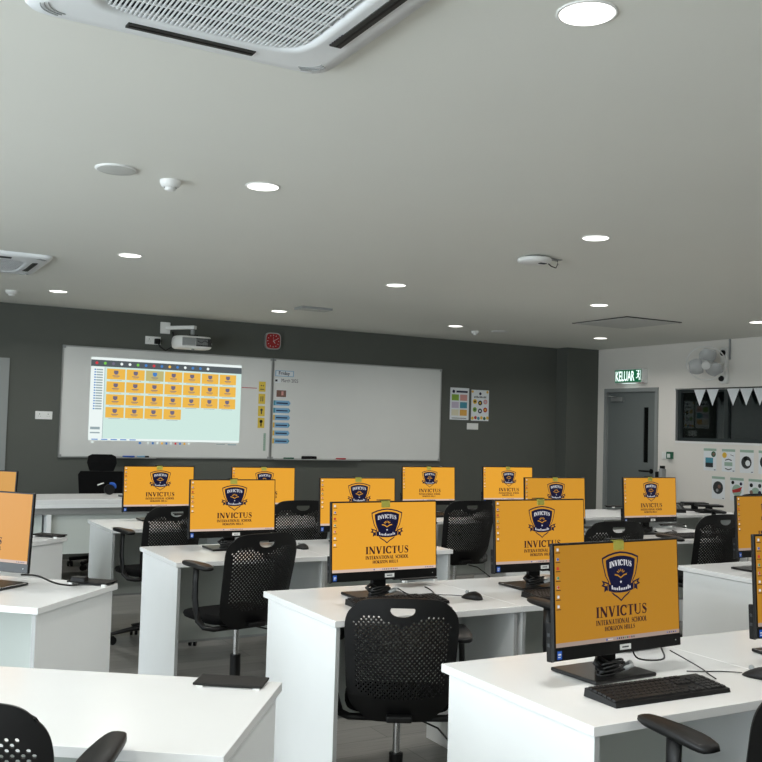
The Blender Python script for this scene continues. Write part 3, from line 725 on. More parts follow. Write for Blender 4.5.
# items on the teacher desk
t = thing('laptop', 'closed dark laptop lying on the teacher desk', 'laptop', (2.55, 9.25, .7755), R(8))
MB().box(-.17,.17,-.12,.12,0,.012,'charcoal',.003).build('laptop_base', t); MB().box(-.17,.17,-.12,.12,.0125,.02,'greyp',.003).build('laptop_lid', t)
b = MB(); P = [(.06*math.cos(R(a)), 0, .06*math.sin(R(a))) for a in range(10, 96, 8)]
b.tube(P, .012, 'blue', 8, rs=[(.006,.006+.016*math.sin(math.pi*i/(len(P)-1))) for i in range(len(P))]); b.cyl((0,.02,0),(0,-.015,0),.05,'blackm',n=24)
b.tube([(-.12,-.02,.045),(-.09,-.022,.055),(-.06,-.02,.065)], .006, 'white')
o = b.build('headphones'); o.location = (2.33,9.55,.9); tag(o, 'black headset with a blue band and a white strip on the teacher desk', 'headphones')
o.location.z = .7755+.0505

# far desk items
t = thing('desk_phone', 'black desk telephone on the far desk right of the monitor before the door', 'telephone', (7.27,7.02,DH+.0005), R(-25))
b = MB(); b.add([(-.1,-.09,0),(.1,-.09,0),(.1,.09,0),(-.1,.09,0),(-.1,-.09,.03),(.1,-.09,.03),(.1,.07,.09),(-.1,.07,.09)], [(0,3,2,1),(4,5,6,7),(0,1,5,4),(1,2,6,5),(2,3,7,6),(3,0,4,7)], 'black'); b.build('phone_base', t)
b = MB(); b.tube([(-.07,-.08,.05),(-.07,-.05,.062),(-.07,.04,.096),(-.07,.08,.10)], .018, 'blackm', 8, rs=[.02,.013,.013,.02]); b.build('handset', t)
b = MB()
for i in range(3):
    for j in range(4): x, y = .0+i*.028, -.06+j*.026; zz = .03+.06*(y+.09)/.16; b.box(x-.009,x+.009,y-.008,y+.008,zz,zz+.006,'greyp')
b.build('phone_keys', t)
for x, y, sc, lab in [(7.68,7.12,.9,'black flat topped stand on the far desk, the upper one of two by the posters'),(7.60,6.86,.9,'black flat topped stand on the far desk, the nearer one of two by the posters')]:
    t = thing('device_stand', lab, 'stand', (x,y,DH+.0005), R(-30), 'black flat topped stands')
    MB().box(-.13*sc,.13*sc,-.08,.08,0,.014,'black',.005).build('stand_base', t)
    MB().cyl((0,0,.0145),(0,0,.06),.035,'blackm').build('stand_neck', t)
    MB().box(-.14*sc,.14*sc,-.075,.075,.0605,.082,'black',.006).build('stand_top', t)
# slim post near the door
t = thing('dispenser_stand', 'slim grey and black dispenser post beside the grey door', 'dispenser', (9.12,9.02,0))
MB().cyl((0,0,0),(0,0,.02),.14,'greyp',n=28).build('stand_base', t); MB().cyl((0,0,.02),(0,0,.80),.02,'alu').build('pole', t)
MB().box(-.04,.04,-.06,.00,.80,1.09,'greyp',.012).build('dispenser_body', t); MB().box(-.045,.035,.001,.055,.80,1.05,'blackm',.01).build('dispenser_side', t); MB().cyl((0,-.03,1.091),(0,-.03,1.125),.033,'blackm').build('dispenser_cap', t)
# ------------------------------------------------------------------ whiteboards
def whiteboard(label, x0, x1, z0, z1):
    t = thing('whiteboard', label, 'whiteboard', (x0, Y1, z0), 0, 'wall whiteboards'); w, h = x1-x0, z1-z0
    MB().box(.012,w-.012,-.020,-.004,.012,h-.012,'board').build('board_face', t)
    b = MB()
    b.box(0,w,-.026,-.001,0,.014,'alu'); b.box(0,w,-.026,-.001,h-.014,h,'alu'); b.box(0,.014,-.026,-.001,.014,h-.014,'alu'); b.box(w-.014,w,-.026,-.001,.014,h-.014,'alu'); b.build('board_frame', t)
    for x in (0, w-.03):
        for z in (0, h-.03): MB().box(x-.002,x+.032,-.03,-.0265,z-.002,z+.032,'greyp',.003).build('corner_cap', t)
    return t, w, h
wl, w, h = whiteboard('left whiteboard, the one carrying the projected picture', 2.06, 4.492, 1.09, 2.295)
MB().box(.6,1.05,-.075,-.0265,-.004,.008,'alu',.002).build('pen_tray', wl)
wr, w2, h2 = whiteboard('right whiteboard, mostly blank with small cards down its left edge', 4.500, 6.89, 1.09, 2.295)
MB().box(.05,1.2,-.075,-.0265,-.004,.008,'alu',.002).build('pen_tray', wr)
FY = Y1-.020
# projected picture: projector light made as a glowing sheet on the board
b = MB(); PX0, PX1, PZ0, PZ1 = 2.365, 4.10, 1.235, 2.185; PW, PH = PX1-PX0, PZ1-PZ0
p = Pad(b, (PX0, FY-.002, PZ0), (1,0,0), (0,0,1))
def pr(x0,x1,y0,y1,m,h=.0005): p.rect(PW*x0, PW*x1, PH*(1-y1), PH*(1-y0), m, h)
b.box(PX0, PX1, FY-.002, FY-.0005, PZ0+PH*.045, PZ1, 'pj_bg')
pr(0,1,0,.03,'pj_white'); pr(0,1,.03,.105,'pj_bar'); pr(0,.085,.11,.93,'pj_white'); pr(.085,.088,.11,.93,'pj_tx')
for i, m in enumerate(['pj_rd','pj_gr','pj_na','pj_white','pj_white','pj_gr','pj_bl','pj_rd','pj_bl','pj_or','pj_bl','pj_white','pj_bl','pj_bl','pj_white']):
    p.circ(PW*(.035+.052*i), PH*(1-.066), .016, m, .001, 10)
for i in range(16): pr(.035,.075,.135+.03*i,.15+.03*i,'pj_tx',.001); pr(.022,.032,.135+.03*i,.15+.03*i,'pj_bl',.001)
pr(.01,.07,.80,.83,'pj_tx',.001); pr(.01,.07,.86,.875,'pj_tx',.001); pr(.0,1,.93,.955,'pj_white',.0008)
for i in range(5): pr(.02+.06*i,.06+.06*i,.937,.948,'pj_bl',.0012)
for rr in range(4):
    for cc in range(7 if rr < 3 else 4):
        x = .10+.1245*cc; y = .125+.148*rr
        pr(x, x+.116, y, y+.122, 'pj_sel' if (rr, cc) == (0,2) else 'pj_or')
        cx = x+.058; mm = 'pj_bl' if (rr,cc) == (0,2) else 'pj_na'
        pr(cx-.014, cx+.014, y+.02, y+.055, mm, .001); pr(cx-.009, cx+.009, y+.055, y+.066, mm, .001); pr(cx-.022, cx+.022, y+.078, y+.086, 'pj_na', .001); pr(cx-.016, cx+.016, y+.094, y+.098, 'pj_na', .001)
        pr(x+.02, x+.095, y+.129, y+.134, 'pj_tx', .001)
# taskbar icons on the board below the bright area
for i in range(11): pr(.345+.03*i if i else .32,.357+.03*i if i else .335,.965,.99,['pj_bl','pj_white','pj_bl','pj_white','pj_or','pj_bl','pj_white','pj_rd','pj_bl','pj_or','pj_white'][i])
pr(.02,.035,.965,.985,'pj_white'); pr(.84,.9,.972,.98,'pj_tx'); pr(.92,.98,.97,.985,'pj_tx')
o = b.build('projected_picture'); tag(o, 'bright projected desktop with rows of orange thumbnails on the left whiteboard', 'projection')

def card(name, label, cat, x0, x1, z0, z1, base, draw=None, group=None, y=None, th=.002):
    y = FY if y is None else y
    b = MB(); b.box(x0,x1,y-th,y-.0003,z0,z1,base); q = Pad(b,(x0,y-th,z0),(1,0,0),(0,0,1))
    if draw: draw(q, x1-x0, z1-z0)
    o = b.build(name); tag(o, label, cat, group); return o
def dr_face(k):
    def f(q, w, h):
        if k == 0: q.circ(w*.35,h*.6,.008,'ink',.0003); q.circ(w*.65,h*.6,.008,'ink',.0003); q.rect(w*.2,w*.8,h*.2,h*.28,'ink',.0003)
        elif k == 1: q.rect(w*.3,w*.42,h*.25,h*.75,'ink',.0003); q.rect(w*.58,w*.7,h*.25,h*.75,'ink',.0003)
        elif k == 2: q.circ(w*.5,h*.62,.016,'ink',.0003); q.rect(w*.4,w*.6,h*.2,h*.5,'ink',.0003)
        else: q.circ(w*.5,h*.65,.02,'blackm',.0003); q.rect(w*.42,w*.58,h*.15,h*.5,'blackm',.0003)
    return f
for k, (z0, lab) in enumerate([(1.89,'yellow picture card on the left whiteboard edge, topmost of the four'),(1.745,'yellow picture card on the left whiteboard edge, second from the top'),(1.60,'yellow picture card on the left whiteboard edge, third from the top'),(1.46,'yellow picture card on the left whiteboard edge, lowest of the four')]):
    card('picture_card', lab, 'card', 4.325, 4.41, z0, z0+.12, 'yellow', dr_face(k), 'yellow picture cards')
card('ruler', 'narrow green strip below the yellow cards on the left whiteboard', 'ruler', 4.405, 4.435, 1.19, 1.40, 'green', lambda q,w,h: [q.rect(w*.1,w*.5,h*(.05+.1*i),h*(.06+.1*i),'ink',.0003) for i in range(9)])
b = MB(); b.box(4.11,4.30,FY-.0025,FY-.0003,1.925,1.933,'pred'); tag(b.build('pointer_strip'), 'thin dark red line between the projected picture and the yellow cards', 'strip')
def textobj(s, size, matname, O, U, V, extr=.0004, bold=0, sx=1.0, offset=0):
    cu = bpy.data.curves.new('lettering', 'FONT'); cu.body = s; cu.size = size; cu.extrude = 0; cu.offset = offset; cu.resolution_u = 3
    ob = bpy.data.objects.new('lettering', cu); COL.objects.link(ob)
    dg = bpy.context.evaluated_depsgraph_get(); dg.update(); me = bpy.data.meshes.new_from_object(ob.evaluated_get(dg))
    U = Vector(U); V = Vector(V); O = Vector(O)
    vs = [O+U*v.co.x*sx+V*v.co.y for v in me.vertices]; fs = [list(f.vertices) for f in me.polygons]
    bpy.data.objects.remove(ob); bpy.data.curves.remove(cu); bpy.data.meshes.remove(me)
    return vs, fs
def put_text(mb, s, size, m, O, U, V, sx=1, offset=0):
    vs, fs = textobj(s, size, m, O, U, V, sx=sx, offset=offset); mb.add(vs, fs, m)
b = MB(); b.box(4.53,4.77,FY-.002,FY-.0003,2.085,2.155,'skyb'); b.box(4.54,4.76,FY-.0026,FY-.002,2.092,2.148,'paper'); put_text(b,'Friday',.06,'navy',(4.57,FY-.003,2.104),(1,0,0),(0,0,1),offset=.001)
tag(b.build('day_card'), 'small card reading Friday at the top of the right whiteboard', 'card')
b = MB(); b.box(4.525,4.60,FY-.002,FY-.0003,2.005,2.06,'paper'); b.box(4.53,4.56,FY-.0025,FY-.002,2.02,2.045,'ink'); tag(b.build('date_card'), 'tiny white card left of the handwritten March date', 'card')
b = MB(); put_text(b,'March 2025',.058,'navy',(4.61,FY-.0006,2.018),(1,0,0),(0,0,1),sx=.8); b.build('handwriting', None)
hw = bpy.data.objects['handwriting']; hw.parent = wr; hw.location = (-4.500,-Y1,-1.09)
card('photo_print', 'small brown photo stuck on the right whiteboard under the date', 'photo', 4.545, 4.685, 1.83, 1.925, 'paper', lambda q,w,h: [q.rect(w*.05,w*.95,h*.07,h*.93,'photo',.0003), q.rect(w*.5,w*.7,h*.3,h*.8,'ppink',.0005)])
labs = ['topmost of the six','second of six from the top','third of six from the top','fourth of six from the top','fifth of six from the top','lowest of the six']
for i, z0 in enumerate([1.735,1.645,1.56,1.47,1.375,1.28]):
    def f(q, w, h, i=i): q.poly([(w,0),(w+.022,h/2),(w,h)], 'pteal' if i % 2 else 'skyb', -.001); q.rect(w*.18,w*.92,h*.35,h*.6,'navy',.0003); q.rect(0,w*.1,0,h,'pyel' if i > 1 else 'pteal',.0003)
    card('subject_label', 'blue pencil shaped lesson label on the right whiteboard, '+labs[i], 'label', 4.52, 4.72, z0, z0+.06, 'skyb', f, 'blue lesson labels')
def pen(name, label, x, cap, body='white', ln=.13, dz=0, y=Y1-.055):
    b = MB(); b.cyl((x,y,1.098+.0095),(x+ln*.65,y,1.098+.0095),.009,body,n=12); b.cyl((x+ln*.65,y,1.098+.0095),(x+ln,y,1.098+.0095),.0095,cap,n=12); tag(b.build(name), label, 'marker', 'whiteboard markers')
pen('marker_pen','blue marker in the left whiteboard tray, left one',2.74,'blue','blue'); pen('marker_pen','black marker in the left whiteboard tray, right of the blue one',2.90,'blackm','skyb')
pen('marker_pen','green marker in the right whiteboard tray, left of the eraser',4.66,'greend','greend'); pen('marker_pen','red marker in the right whiteboard tray, right of the eraser',5.36,'pred','pred')
b = MB(); b.box(4.90,5.09,Y1-.075,Y1-.03,1.0985,1.135,'blackm',.008); tag(b.build('board_eraser'), 'black board eraser resting in the right whiteboard tray', 'eraser')

# posters on the dark wall
def dr_values(q, w, h):
    q.circ(w*.18,h*.88,.022,'navy',.0003); q.rect(w*.32,w*.92,h*.85,h*.91,'navy',.0003)
    for i, m in enumerate(['pgreen','ppink','plilac','pteal','pcream','porange']):
        x, y = (i % 2), (i//2); q.rect(w*(.08+.44*x), w*(.46+.44*x), h*(.60-.235*y), h*(.79-.235*y), m, .0003)
    q.rect(w*.1,w*.88,h*.04,h*.06,'ink',.0003)
card('wall_poster','poster with six coloured boxes on the dark wall, left of two', 'poster', 7.045, 7.345, 1.64, 2.065, 'paper', dr_values, 'wall posters on the dark wall', Y1, .003)
def dr_circ(q, w, h):
    q.circ(w*.5,h*.88,.02,'navy',.0003)
    for i in range(9): q.rect(w*(.15+.08*i),w*(.20+.08*i),h*.74,h*(.80 if i%3 else .785),'ink',.0003)
    for i, m in enumerate(['pyel','blackm','ppink','pgreen','navy','pred']):
        cx, cy = w*(.2+.3*(i%3)), h*(.62-.26*(i//3)-.04*(i%3 == 1)); q.circ(cx,cy,.033,m,.0003); q.circ(cx,cy,.015,['blackm','pyel','plilac','greend','paper','pyel'][i],.0005)
    for i, m in enumerate(['pyel','pred','pteal','pyel','greend','pyel']): q.circ(w*(.08+.17*i),h*(.08+.02*(i%2)),.022,m,.0003)
    for x in (.06,.94): q.circ(w*x if x<.5 else w*x-.01,h*.94,.018,'pyel',.0003)
card('wall_poster','poster with six round badges on the dark wall, right of two', 'poster', 7.385, 7.67, 1.635, 2.05, 'paper', dr_circ, 'wall posters on the dark wall', Y1, .003)

# sockets and switches on the front wall
def socket(name, label, cat, x0, x1, z0, z1, kind):
    t = thing(name, label, cat, (x0, Y1, z0)); w, h = x1-x0, z1-z0
    MB().box(0,w,-.012,-.0005,0,h,'white',.003).build('face_plate', t)
    n = 2
    for i in range(n):
        b = MB(); q = Pad(b,(w*(.25+.5*i),-.0122,h/2),(1,0,0),(0,0,1))
        if kind == 'socket': q.rect(-.003,.003,.008,.018,'blackm',.0003); q.rect(-.014,-.008,-.012,-.008,'blackm',.0003); q.rect(.008,.014,-.012,-.008,'blackm',.0003); b.build('socket_holes', t)
        else: b.box(w*(.25+.5*i)-.012,w*(.25+.5*i)+.012,-.017,-.0125,h*.25,h*.75,'white',.001); b.build('rocker', t)
    return t
socket('wall_socket','white double socket on the dark wall near the left door','socket',1.81,1.985,1.49,1.575,'socket')
pk = socket('wall_socket','white double socket beside the projector bracket with a black plug in it','socket',2.95,3.125,2.365,2.455,'socket')
socket('light_switch','white double switch under the two posters on the dark wall','switch',7.32,7.50,1.515,1.60,'switch')
t = thing('power_plug','black plug and cable running from the socket to the projector arm','plug',(3.08,Y1-.0125,2.40))
MB().box(-.03,.03,-.045,-.0005,-.03,.03,'blackm',.006).build('plug_body', t)
MB().tube([(0,-.045,-.01),(.02,-.06,-.06),(.09,-.05,-.10),(.16,-.03,-.06),(.19,-.02,.03),(.17,-.03,.12)],.009,'cable').build('plug_cable', t)

# clock
t = thing('wall_clock','rounded square clock with a red face above the whiteboards','clock',(4.48,Y1,2.50)); t.scale = (.9,1,.9)
def rsq(s, k=.5, n=32):
    return [(math.copysign(abs(math.cos(2*math.pi*i/n))**k, math.cos(2*math.pi*i/n))*s, math.copysign(abs(math.sin(2*math.pi*i/n))**k, math.sin(2*math.pi*i/n))*s) for i in range(n)]
def slab2(pts, y0, y1, m):
    n = len(pts); b = MB(); b.add([(x,y0,z) for x,z in pts]+[(x,y1,z) for x,z in pts], [list(range(n)), list(range(n,2*n))[::-1]]+[(i,n+i,n+(i+1)%n,(i+1)%n) for i in range(n)], m); return b
slab2(rsq(.112),-.04,-.001,'alu').build('clock_case', t); slab2(rsq(.098),-.0415,-.0402,'red').build('clock_face', t)
for i in range(12):
    a = R(30*i); b = MB(); q = Pad(b,(0,-.0417,0),(1,0,0),(0,0,1)); q.stroke([(.072*math.sin(a),.072*math.cos(a)),(.084*math.sin(a),.084*math.cos(a))],.008,'paper',.0003); b.build('hour_mark', t)
b = MB(); q = Pad(b,(0,-.0417,0),(1,0,0),(0,0,1)); q.stroke([(0,0),(.03,-.03)],.007,'paper',.0006); q.stroke([(0,0),(.06,.03)],.005,'paper',.0006); q.stroke([(0,-.01),(0,.06)],.002,'paper',.0008); b.build('clock_hands', t)

# projector with arm
t = thing('projector_mount','white wall arm reaching out to hold the projector','mount',(3.17,Y1,2.56))
b = MB(); b.box(-.055,.055,-.03,-.0005,-.065,.065,'white',.004); b.build('wall_plate', t)
b = MB(); b.box(-.028,.028,-.38,.0,-.02,.02,'white',.004); b.xf(Matrix.Translation((.015,-.0305,0)) @ Matrix.Rotation(R(38),4,'Z')); b.build('arm_bar', t)
b = MB(); b.cyl((.225,-.31,-.0205),(.225,-.31,-.085),.022,'greyp'); b.box(.175,.275,-.36,-.26,-.098,-.0855,'blackm',.003); b.build('drop_bracket', t)
t = thing('projector','white short throw projector hanging from the wall arm','projector',(3.38,Y1-.34,2.375)); t.scale = (.95,1,1)
b = MB(); n = 24
pts = [(.225*math.copysign(abs(math.cos(2*math.pi*i/n))**.5, math.cos(2*math.pi*i/n)), .15*math.copysign(abs(math.sin(2*math.pi*i/n))**.6, math.sin(2*math.pi*i/n))) for i in range(n)]
lv = [(-.06,.88),(-.045,.97),(.0,1),(.05,.98),(.075,.9)]
vs = [(x*s, y*s, z) for z, s in lv for x, y in pts]
b.add(vs, [(j*n+i, j*n+(i+1)%n, (j+1)*n+(i+1)%n, (j+1)*n+i) for j in range(4) for i in range(n)]+[list(range(n))[::-1], [4*n+i for i in range(n)]], 'white', True); b.build('projector_body', t)
b = MB(); b.box(-.16,.0,-.150,-.135,-.035,.055,'greyp',.004); b.box(.0,.19,-.150,-.135,-.035,.055,'acdark',.004)
for i in range(12): x = .0+.012*i; b.box(x,x+.005,-.153,-.1505,-.02,.045,'greyp')
b.cyl((-.09,-.135,.01),(-.09,-.158,.01),.04,'greyp',n=20); b.build('vent_panel', t)
b = MB(); b.tube([(.02,-.155,.02),(.06,-.17,.0),(.10,-.165,.03),(.15,-.16,.0),(.18,-.15,.03)],.004,'cable'); b.tube([(-.15,-.09,.074),(-.05,-.12,.074),(.05,-.1,.075),(.14,-.11,.073)],.007,'cable'); b.build('cable_bundle', t)
MB().cyl((0,-.05,-.061),(0,-.05,-.075),.018,'greyp').build('foot', t)

# ------------------------------------------------------------------ ceiling fittings
def box_c(b, x0, x1, y0, y1, dz0, dz1, m, bev=0): return b.box(x0,x1,y0,y1,-dz1,-dz0,m,bev)
LP = {(1.81,6.9):(1.786,7.0),(1.81,9.36):(1.745,9.42),(4.0,4.53):(3.99,4.51),(4.0,6.9):(4.02,7.0),(4.0,9.36):(3.99,9.41),(6.15,9.36):(6.15,9.31),(6.15,6.9):(6.115,6.85),(8.2,9.36):(8.24,9.2),(8.2,6.9):(8.2,6.79)}
lamps = [(x, y) for x in (1.81,4.0,6.15,8.2) for y in (2.1,4.53,6.9,9.36)]
lamplabel = {(1.81,2.1):'bright round downlight at the top right of the picture, the largest',(1.81,4.53):'round downlight right of the smoke detector, upper left',(1.81,6.9):'round downlight above the projector on the left, second nearest in its row',(1.81,9.36):'small round downlight at the left above the dark wall',
 (4.0,4.53):'round downlight right of the wireless access point',(4.0,6.9):'round downlight in the middle of the ceiling',(4.0,9.36):'small round downlight just above the clock',(6.15,6.9):'round downlight above the flat ceiling hatch',(6.15,9.36):'small round downlight above the wall posters, centre',
 (8.2,9.36):'small round downlight above the corner pillar',(8.2,6.9):'round downlight at the right edge above the wall fan'}
dl0 = None
for i, (x, y) in enumerate(lamps + [(-.4,2.1),(-.4,4.53),(-.4,-.3),(1.81,-.3),(4.0,-.3)]):  # the appended downlights are unseen, added to light the room
    lab = lamplabel.get((x,y), 'added round ceiling downlight outside the picture')
    if (x, y) not in lamplabel and (x, y) in lamps: lab = 'round ceiling downlight outside the picture on the right'
    x, y = LP.get((x,y),(x,y))
    if dl0 is None:
        t = dl0 = thing('downlight', lab, 'ceiling light', (x,y,CEIL), 0, 'round ceiling downlights')
        b = MB(); b.lathe([(.088,-.0005),(.088,-.003),(.0805,-.005),(.0797,-.002)], 'white'); b.build('trim_ring', t)
        b = MB(); b.lathe([(.0795,-.002),(.078,-.005),(.04,-.006),(.0005,-.006)], 'lens'); b.build('light_lens', t)
    else: t = dup(dl0, lab, (x,y,CEIL))
    ld = bpy.data.lights.new('downlight_lamp', 'AREA'); ld.shape = 'DISK'; ld.size = .14; ld.energy = 10; ld.color = (1,.975,.93); ld.spread = R(150)
    lo = bpy.data.objects.new('lamp', ld); COL.objects.link(lo); lo.location = (x,y,CEIL-.012)

def cassette(label, cx, cy):
    t = thing('ceiling_air_conditioner', label, 'air conditioner', (cx,cy,CEIL), 0, 'ceiling cassette air conditioners'); H = .488
    n = 48
    def ring(s, e=.13): return [(math.copysign(abs(math.cos(R(360*i/n)))**e, math.cos(R(360*i/n)))*s, math.copysign(abs(math.sin(R(360*i/n)))**e, math.sin(R(360*i/n)))*s) for i in range(n)]
    b = MB(); lv = [(H,0,.001),(H,0,.012),(H-.012,0,.026),(H-.06,0,.030),(H-.065,0,.030)]
    G = .32
    rings = [[(x,y,-z) for x,y in ring(s)] for s,_,z in lv] + [[(x,y,-.036) for x,y in ring(G+.03,.3)], [(x,y,-.038) for x,y in ring(G,.35)], [(x,y,-.022) for x,y in ring(G-.004,.35)]]
    vs = [v for r_ in rings for v in r_]
    b.add(vs, [((j)*n+i, (j+1)*n+i, (j+1)*n+(i+1)%n, j*n+(i+1)%n) for j in range(len(rings)-1) for i in range(n)], 'ac', True); b.build('face_panel', t)
    b = MB(); b.add([(x,y,-.0225) for x,y in ring(G-.004,.35)], [list(range(n))], 'acblue'); b.build('filter', t)
    b = MB()
    def half(v):   # half chord of the rounded grille at coordinate v
        q = min(1, abs(v)/(G-.006)); return (G-.006)*(1-q**(2/.35))**(.35/2)
    k = 0; x = -G+.012
    while x < G-.01:
        hh = half(x); b.add([(x-.0025,-hh,-.037),(x+.0025,-hh,-.037),(x+.0025,hh,-.037),(x-.0025,hh,-.037),(x-.0025,-hh,-.033),(x+.0025,-hh,-.033),(x+.0025,hh,-.033),(x-.0025,hh,-.033)], [(0,3,2,1),(4,5,6,7),(0,1,5,4),(1,2,6,5),(2,3,7,6),(3,0,4,7)], 'ac'); x += .0135
    for i in range(9):
        y = -.28+.07*i; hh = half(y); b.box(-hh,hh,y-.003,y+.003,-.0365,-.028,'ac')
    b.build('intake_grille', t)
    for k in range(4):
        u0, u1 = (-.20,.2) if k == 0 else (-.2,.24)
        b = MB(); b.box(u0,u1,.372,.41,-.0375,-.0285,'acdark'); b.box(u0+.005,u1-.005,.388,.394,-.0395,-.0376,'blackm')
        b.xf(Matrix.Rotation(R(90*k),4,'Z')); b.build('louvre', t)
    for a in range(4):
        b = MB()
        for s_ in (.432,.442,.452):
            P = []
            for i in range(9):
                an = R(90*a+22+46*i/8); P.append((math.copysign(abs(math.cos(an))**.16,math.cos(an))*s_, math.copysign(abs(math.sin(an))**.16,math.sin(an))*s_, -.031))
            b.tube(P, .0018, 'greyp', 4)
        b.build('corner_cover', t)
    b = MB()
    for i in range(6): b.box(.365,.372,.10+.016*i,.111+.016*i,-.0392,-.0381,'ink')
    for i in range(5): b.box(.385,.391,.02+.014*i,.028+.014*i,-.0335,-.0305,'ink')
    b.build('brand_marks', t)
    return t
cassette('large ceiling air conditioner cut off by the top edge', .885, 2.44)
cassette('ceiling air conditioner at the left edge, smaller in view', .845, 7.88)

t = thing('ceiling_speaker','flat round speaker grille on the ceiling, upper left','speaker',(1.10,4.63,CEIL)); b = MB(); b.lathe([(.10,-.0005),(.10,-.006),(.09,-.009)],'white'); b.build('rim', t); b = MB(); b.lathe([(.09,-.008),(.07,-.011),(.0005,-.011)],'hatch'); b.build('grille', t)
def detector(label, x, y, r, name='smoke_detector'):
    t = thing(name,label,'detector',(x,y,CEIL),0,'ceiling detectors'); b = MB(); b.lathe([(r,-.0005),(r,-.014),(r*.95,-.018)],'white'); b.build('detector_base', t); b = MB(); b.lathe([(r*.95,-.0175),(r*.85,-.03),(r*.6,-.036)],'white'); b.lathe([(r*.5,-.034),(r*.55,-.046),(r*.3,-.052),(.0005,-.052)],'white'); b.lathe([(r*.6,-.036),(r*.5,-.034)],'blackm'); b.build('sensor_head', t)
detector('white smoke detector between the flat speaker and a downlight', 1.385, 4.70, .052)
detector('small white detector at the left edge above the dark wall', 1.37, 9.70, .06)
detector('tiny white detector far back near the middle downlight', 6.64, 9.62, .05)
t = thing('ceiling_disc','small flat white disc on the ceiling far back above the posters','cover',(6.86,9.43,CEIL)); b = MB(); b.lathe([(.10,-.0005),(.10,-.006),(.0005,-.009)],'white'); b.build('cover_disc', t)
# access point
t = thing('access_point','white round wireless access point hanging from the ceiling with a dark cable loop','access point',(4.10,5.25,CEIL))
b = MB(); b.lathe([(.0005,-.012),(.11,-.012),(.118,-.022),(.115,-.036),(.09,-.046),(.0005,-.048)],'white'); b.build('access_point_body', t)
b = MB(); b.lathe([(.07,-.0005),(.07,-.0118)],'blackm'); b.box(.05,.22,-.03,.03,-.006,-.0005,'greyp'); b.build('mount_plate', t)
b = MB(); b.tube([(.20,0,-.006),(.205,0,-.03),(.18,-.01,-.06),(.13,-.02,-.055),(.09,-.02,-.03)],.004,'cable'); b.build('cable', t)
b = MB(); b.box(.01,.06,-.06,-.03,-.052,-.0475,'ink'); b.build('marking', t)
# emergency light
t = thing('emergency_light','thin white ceiling fitting with a red dot, right of the clock','ceiling fitting',(4.16,8.92,CEIL)); MB().box(-.17,.17,-.10,.10,-.022,-.0005,'greyp',.004).build('fitting_case', t); MB().box(-.15,.15,-.08,.08,-.024,-.0221,'hatch').build('diffuser', t); MB().disc((.06,-.02,-.0245),.008,'pred',10,True).build('red_dot', t)
# access hatch
t = thing('ceiling_hatch','square flat ceiling hatch panel near the right','hatch',(7.28,7.73,CEIL)); MB().box(-.36,.36,-.40,.40,-.012,-.0005,'hatch').build('hatch_panel', t)
b = MB()
for s in (-1,1): b.box(-.385,.385,s*.41-.012,s*.41+.012,-.008,-.0005,'acdark'); b.box(s*.37-.008,s*.37+.008,-.398,.398,-.0085,-.0005,'acdark')
b.build('hatch_gap', t)

# ------------------------------------------------------------------ right wall things
XR = X1
# exit sign
t = thing('exit_sign','green illuminated KELUAR exit sign above the grey door','sign',(XR, 9.83, 2.30)); 
MB().box(-.09,-.0005,-.28,.26,-.095,.095,'white',.004).build('sign_case', t)
b = MB(); b.box(-.0935,-.0905,-.25,.25,-.085,.085,'ex_g'); b.build('sign_face', t)
b = MB(); put_text(b,'KELUAR',.185,'ex_w',(-.0945,.24,-.063),(0,-1,0),(0,0,1),sx=.54,offset=.004)
q = Pad(b,(-.0945,-.155,-.06),(0,-1,0),(0,0,1)); q.circ(.045,.115,.012,'ex_w'); q.stroke([(.045,.10),(.04,.055)],.022,'ex_w'); q.stroke([(.04,.06),(.062,.03),(.06,0)],.012,'ex_w'); q.stroke([(.04,.06),(.02,.035),(.0,.03)],.012,'ex_w'); q.stroke([(.045,.095),(.07,.075)],.01,'ex_w'); q.stroke([(.042,.095),(.015,.08)],.01,'ex_w'); q.stroke([(.08,0),(.08,.13),(.0,.13)],.008,'ex_w')
b.build('sign_lettering', t)
MB().box(-.07,-.03,-.10,.14,-.0985,-.0955,'ex_w').build('under_lamp', t)
MB().box(-.07,-.03,-.25,-.17,-.1,-.0955,'pred').build('red_indicator', t)
# call point and switch
t = thing('door_release','green and white door release button box beside the grey door','button',(XR,9.12,1.255)); MB().box(-.04,.001,-.045,.045,-.045,.045,'greend').build('release_case', t); MB().box(-.044,-.0405,-.025,.025,-.03,.02,'white').build('release_button', t)
t = thing('door_switch','narrow white switch left of the green release box','switch',(XR,9.235,1.25)); MB().box(-.012,-.0005,-.035,.035,-.045,.045,'white',.003).build('face_plate', t); MB().box(-.016,-.0125,-.012,.012,-.02,.02,'white').build('rocker', t)
# wall fan
t = thing('wall_fan','white wall mounted fan with round cage above the dark window','fan',(XR,8.24,2.40))
b = MB(); b.box(-.055,-.0005,-.05,.05,-.24,.20,'white',.012); b.build('wall_bracket', t)
b = MB(); b.cyl((-.056,0,.13),(-.075,0,.13),.035,'blackm'); b.cyl((-.056,.02,-.18),(-.075,.02,-.18),.035,'blackm'); b.build('control_knobs', t)
b = MB(); b.tube([(-.05,0,.0),(-.14,0,-.02),(-.24,0,.0)],.022,'white',8); b.build('fan_arm', t)
hd = Matrix.Translation((-.38,-.03,-.015)) @ Matrix.Rotation(R(40),4,'Z') @ Matrix.Rotation(R(-32),4,'Y')
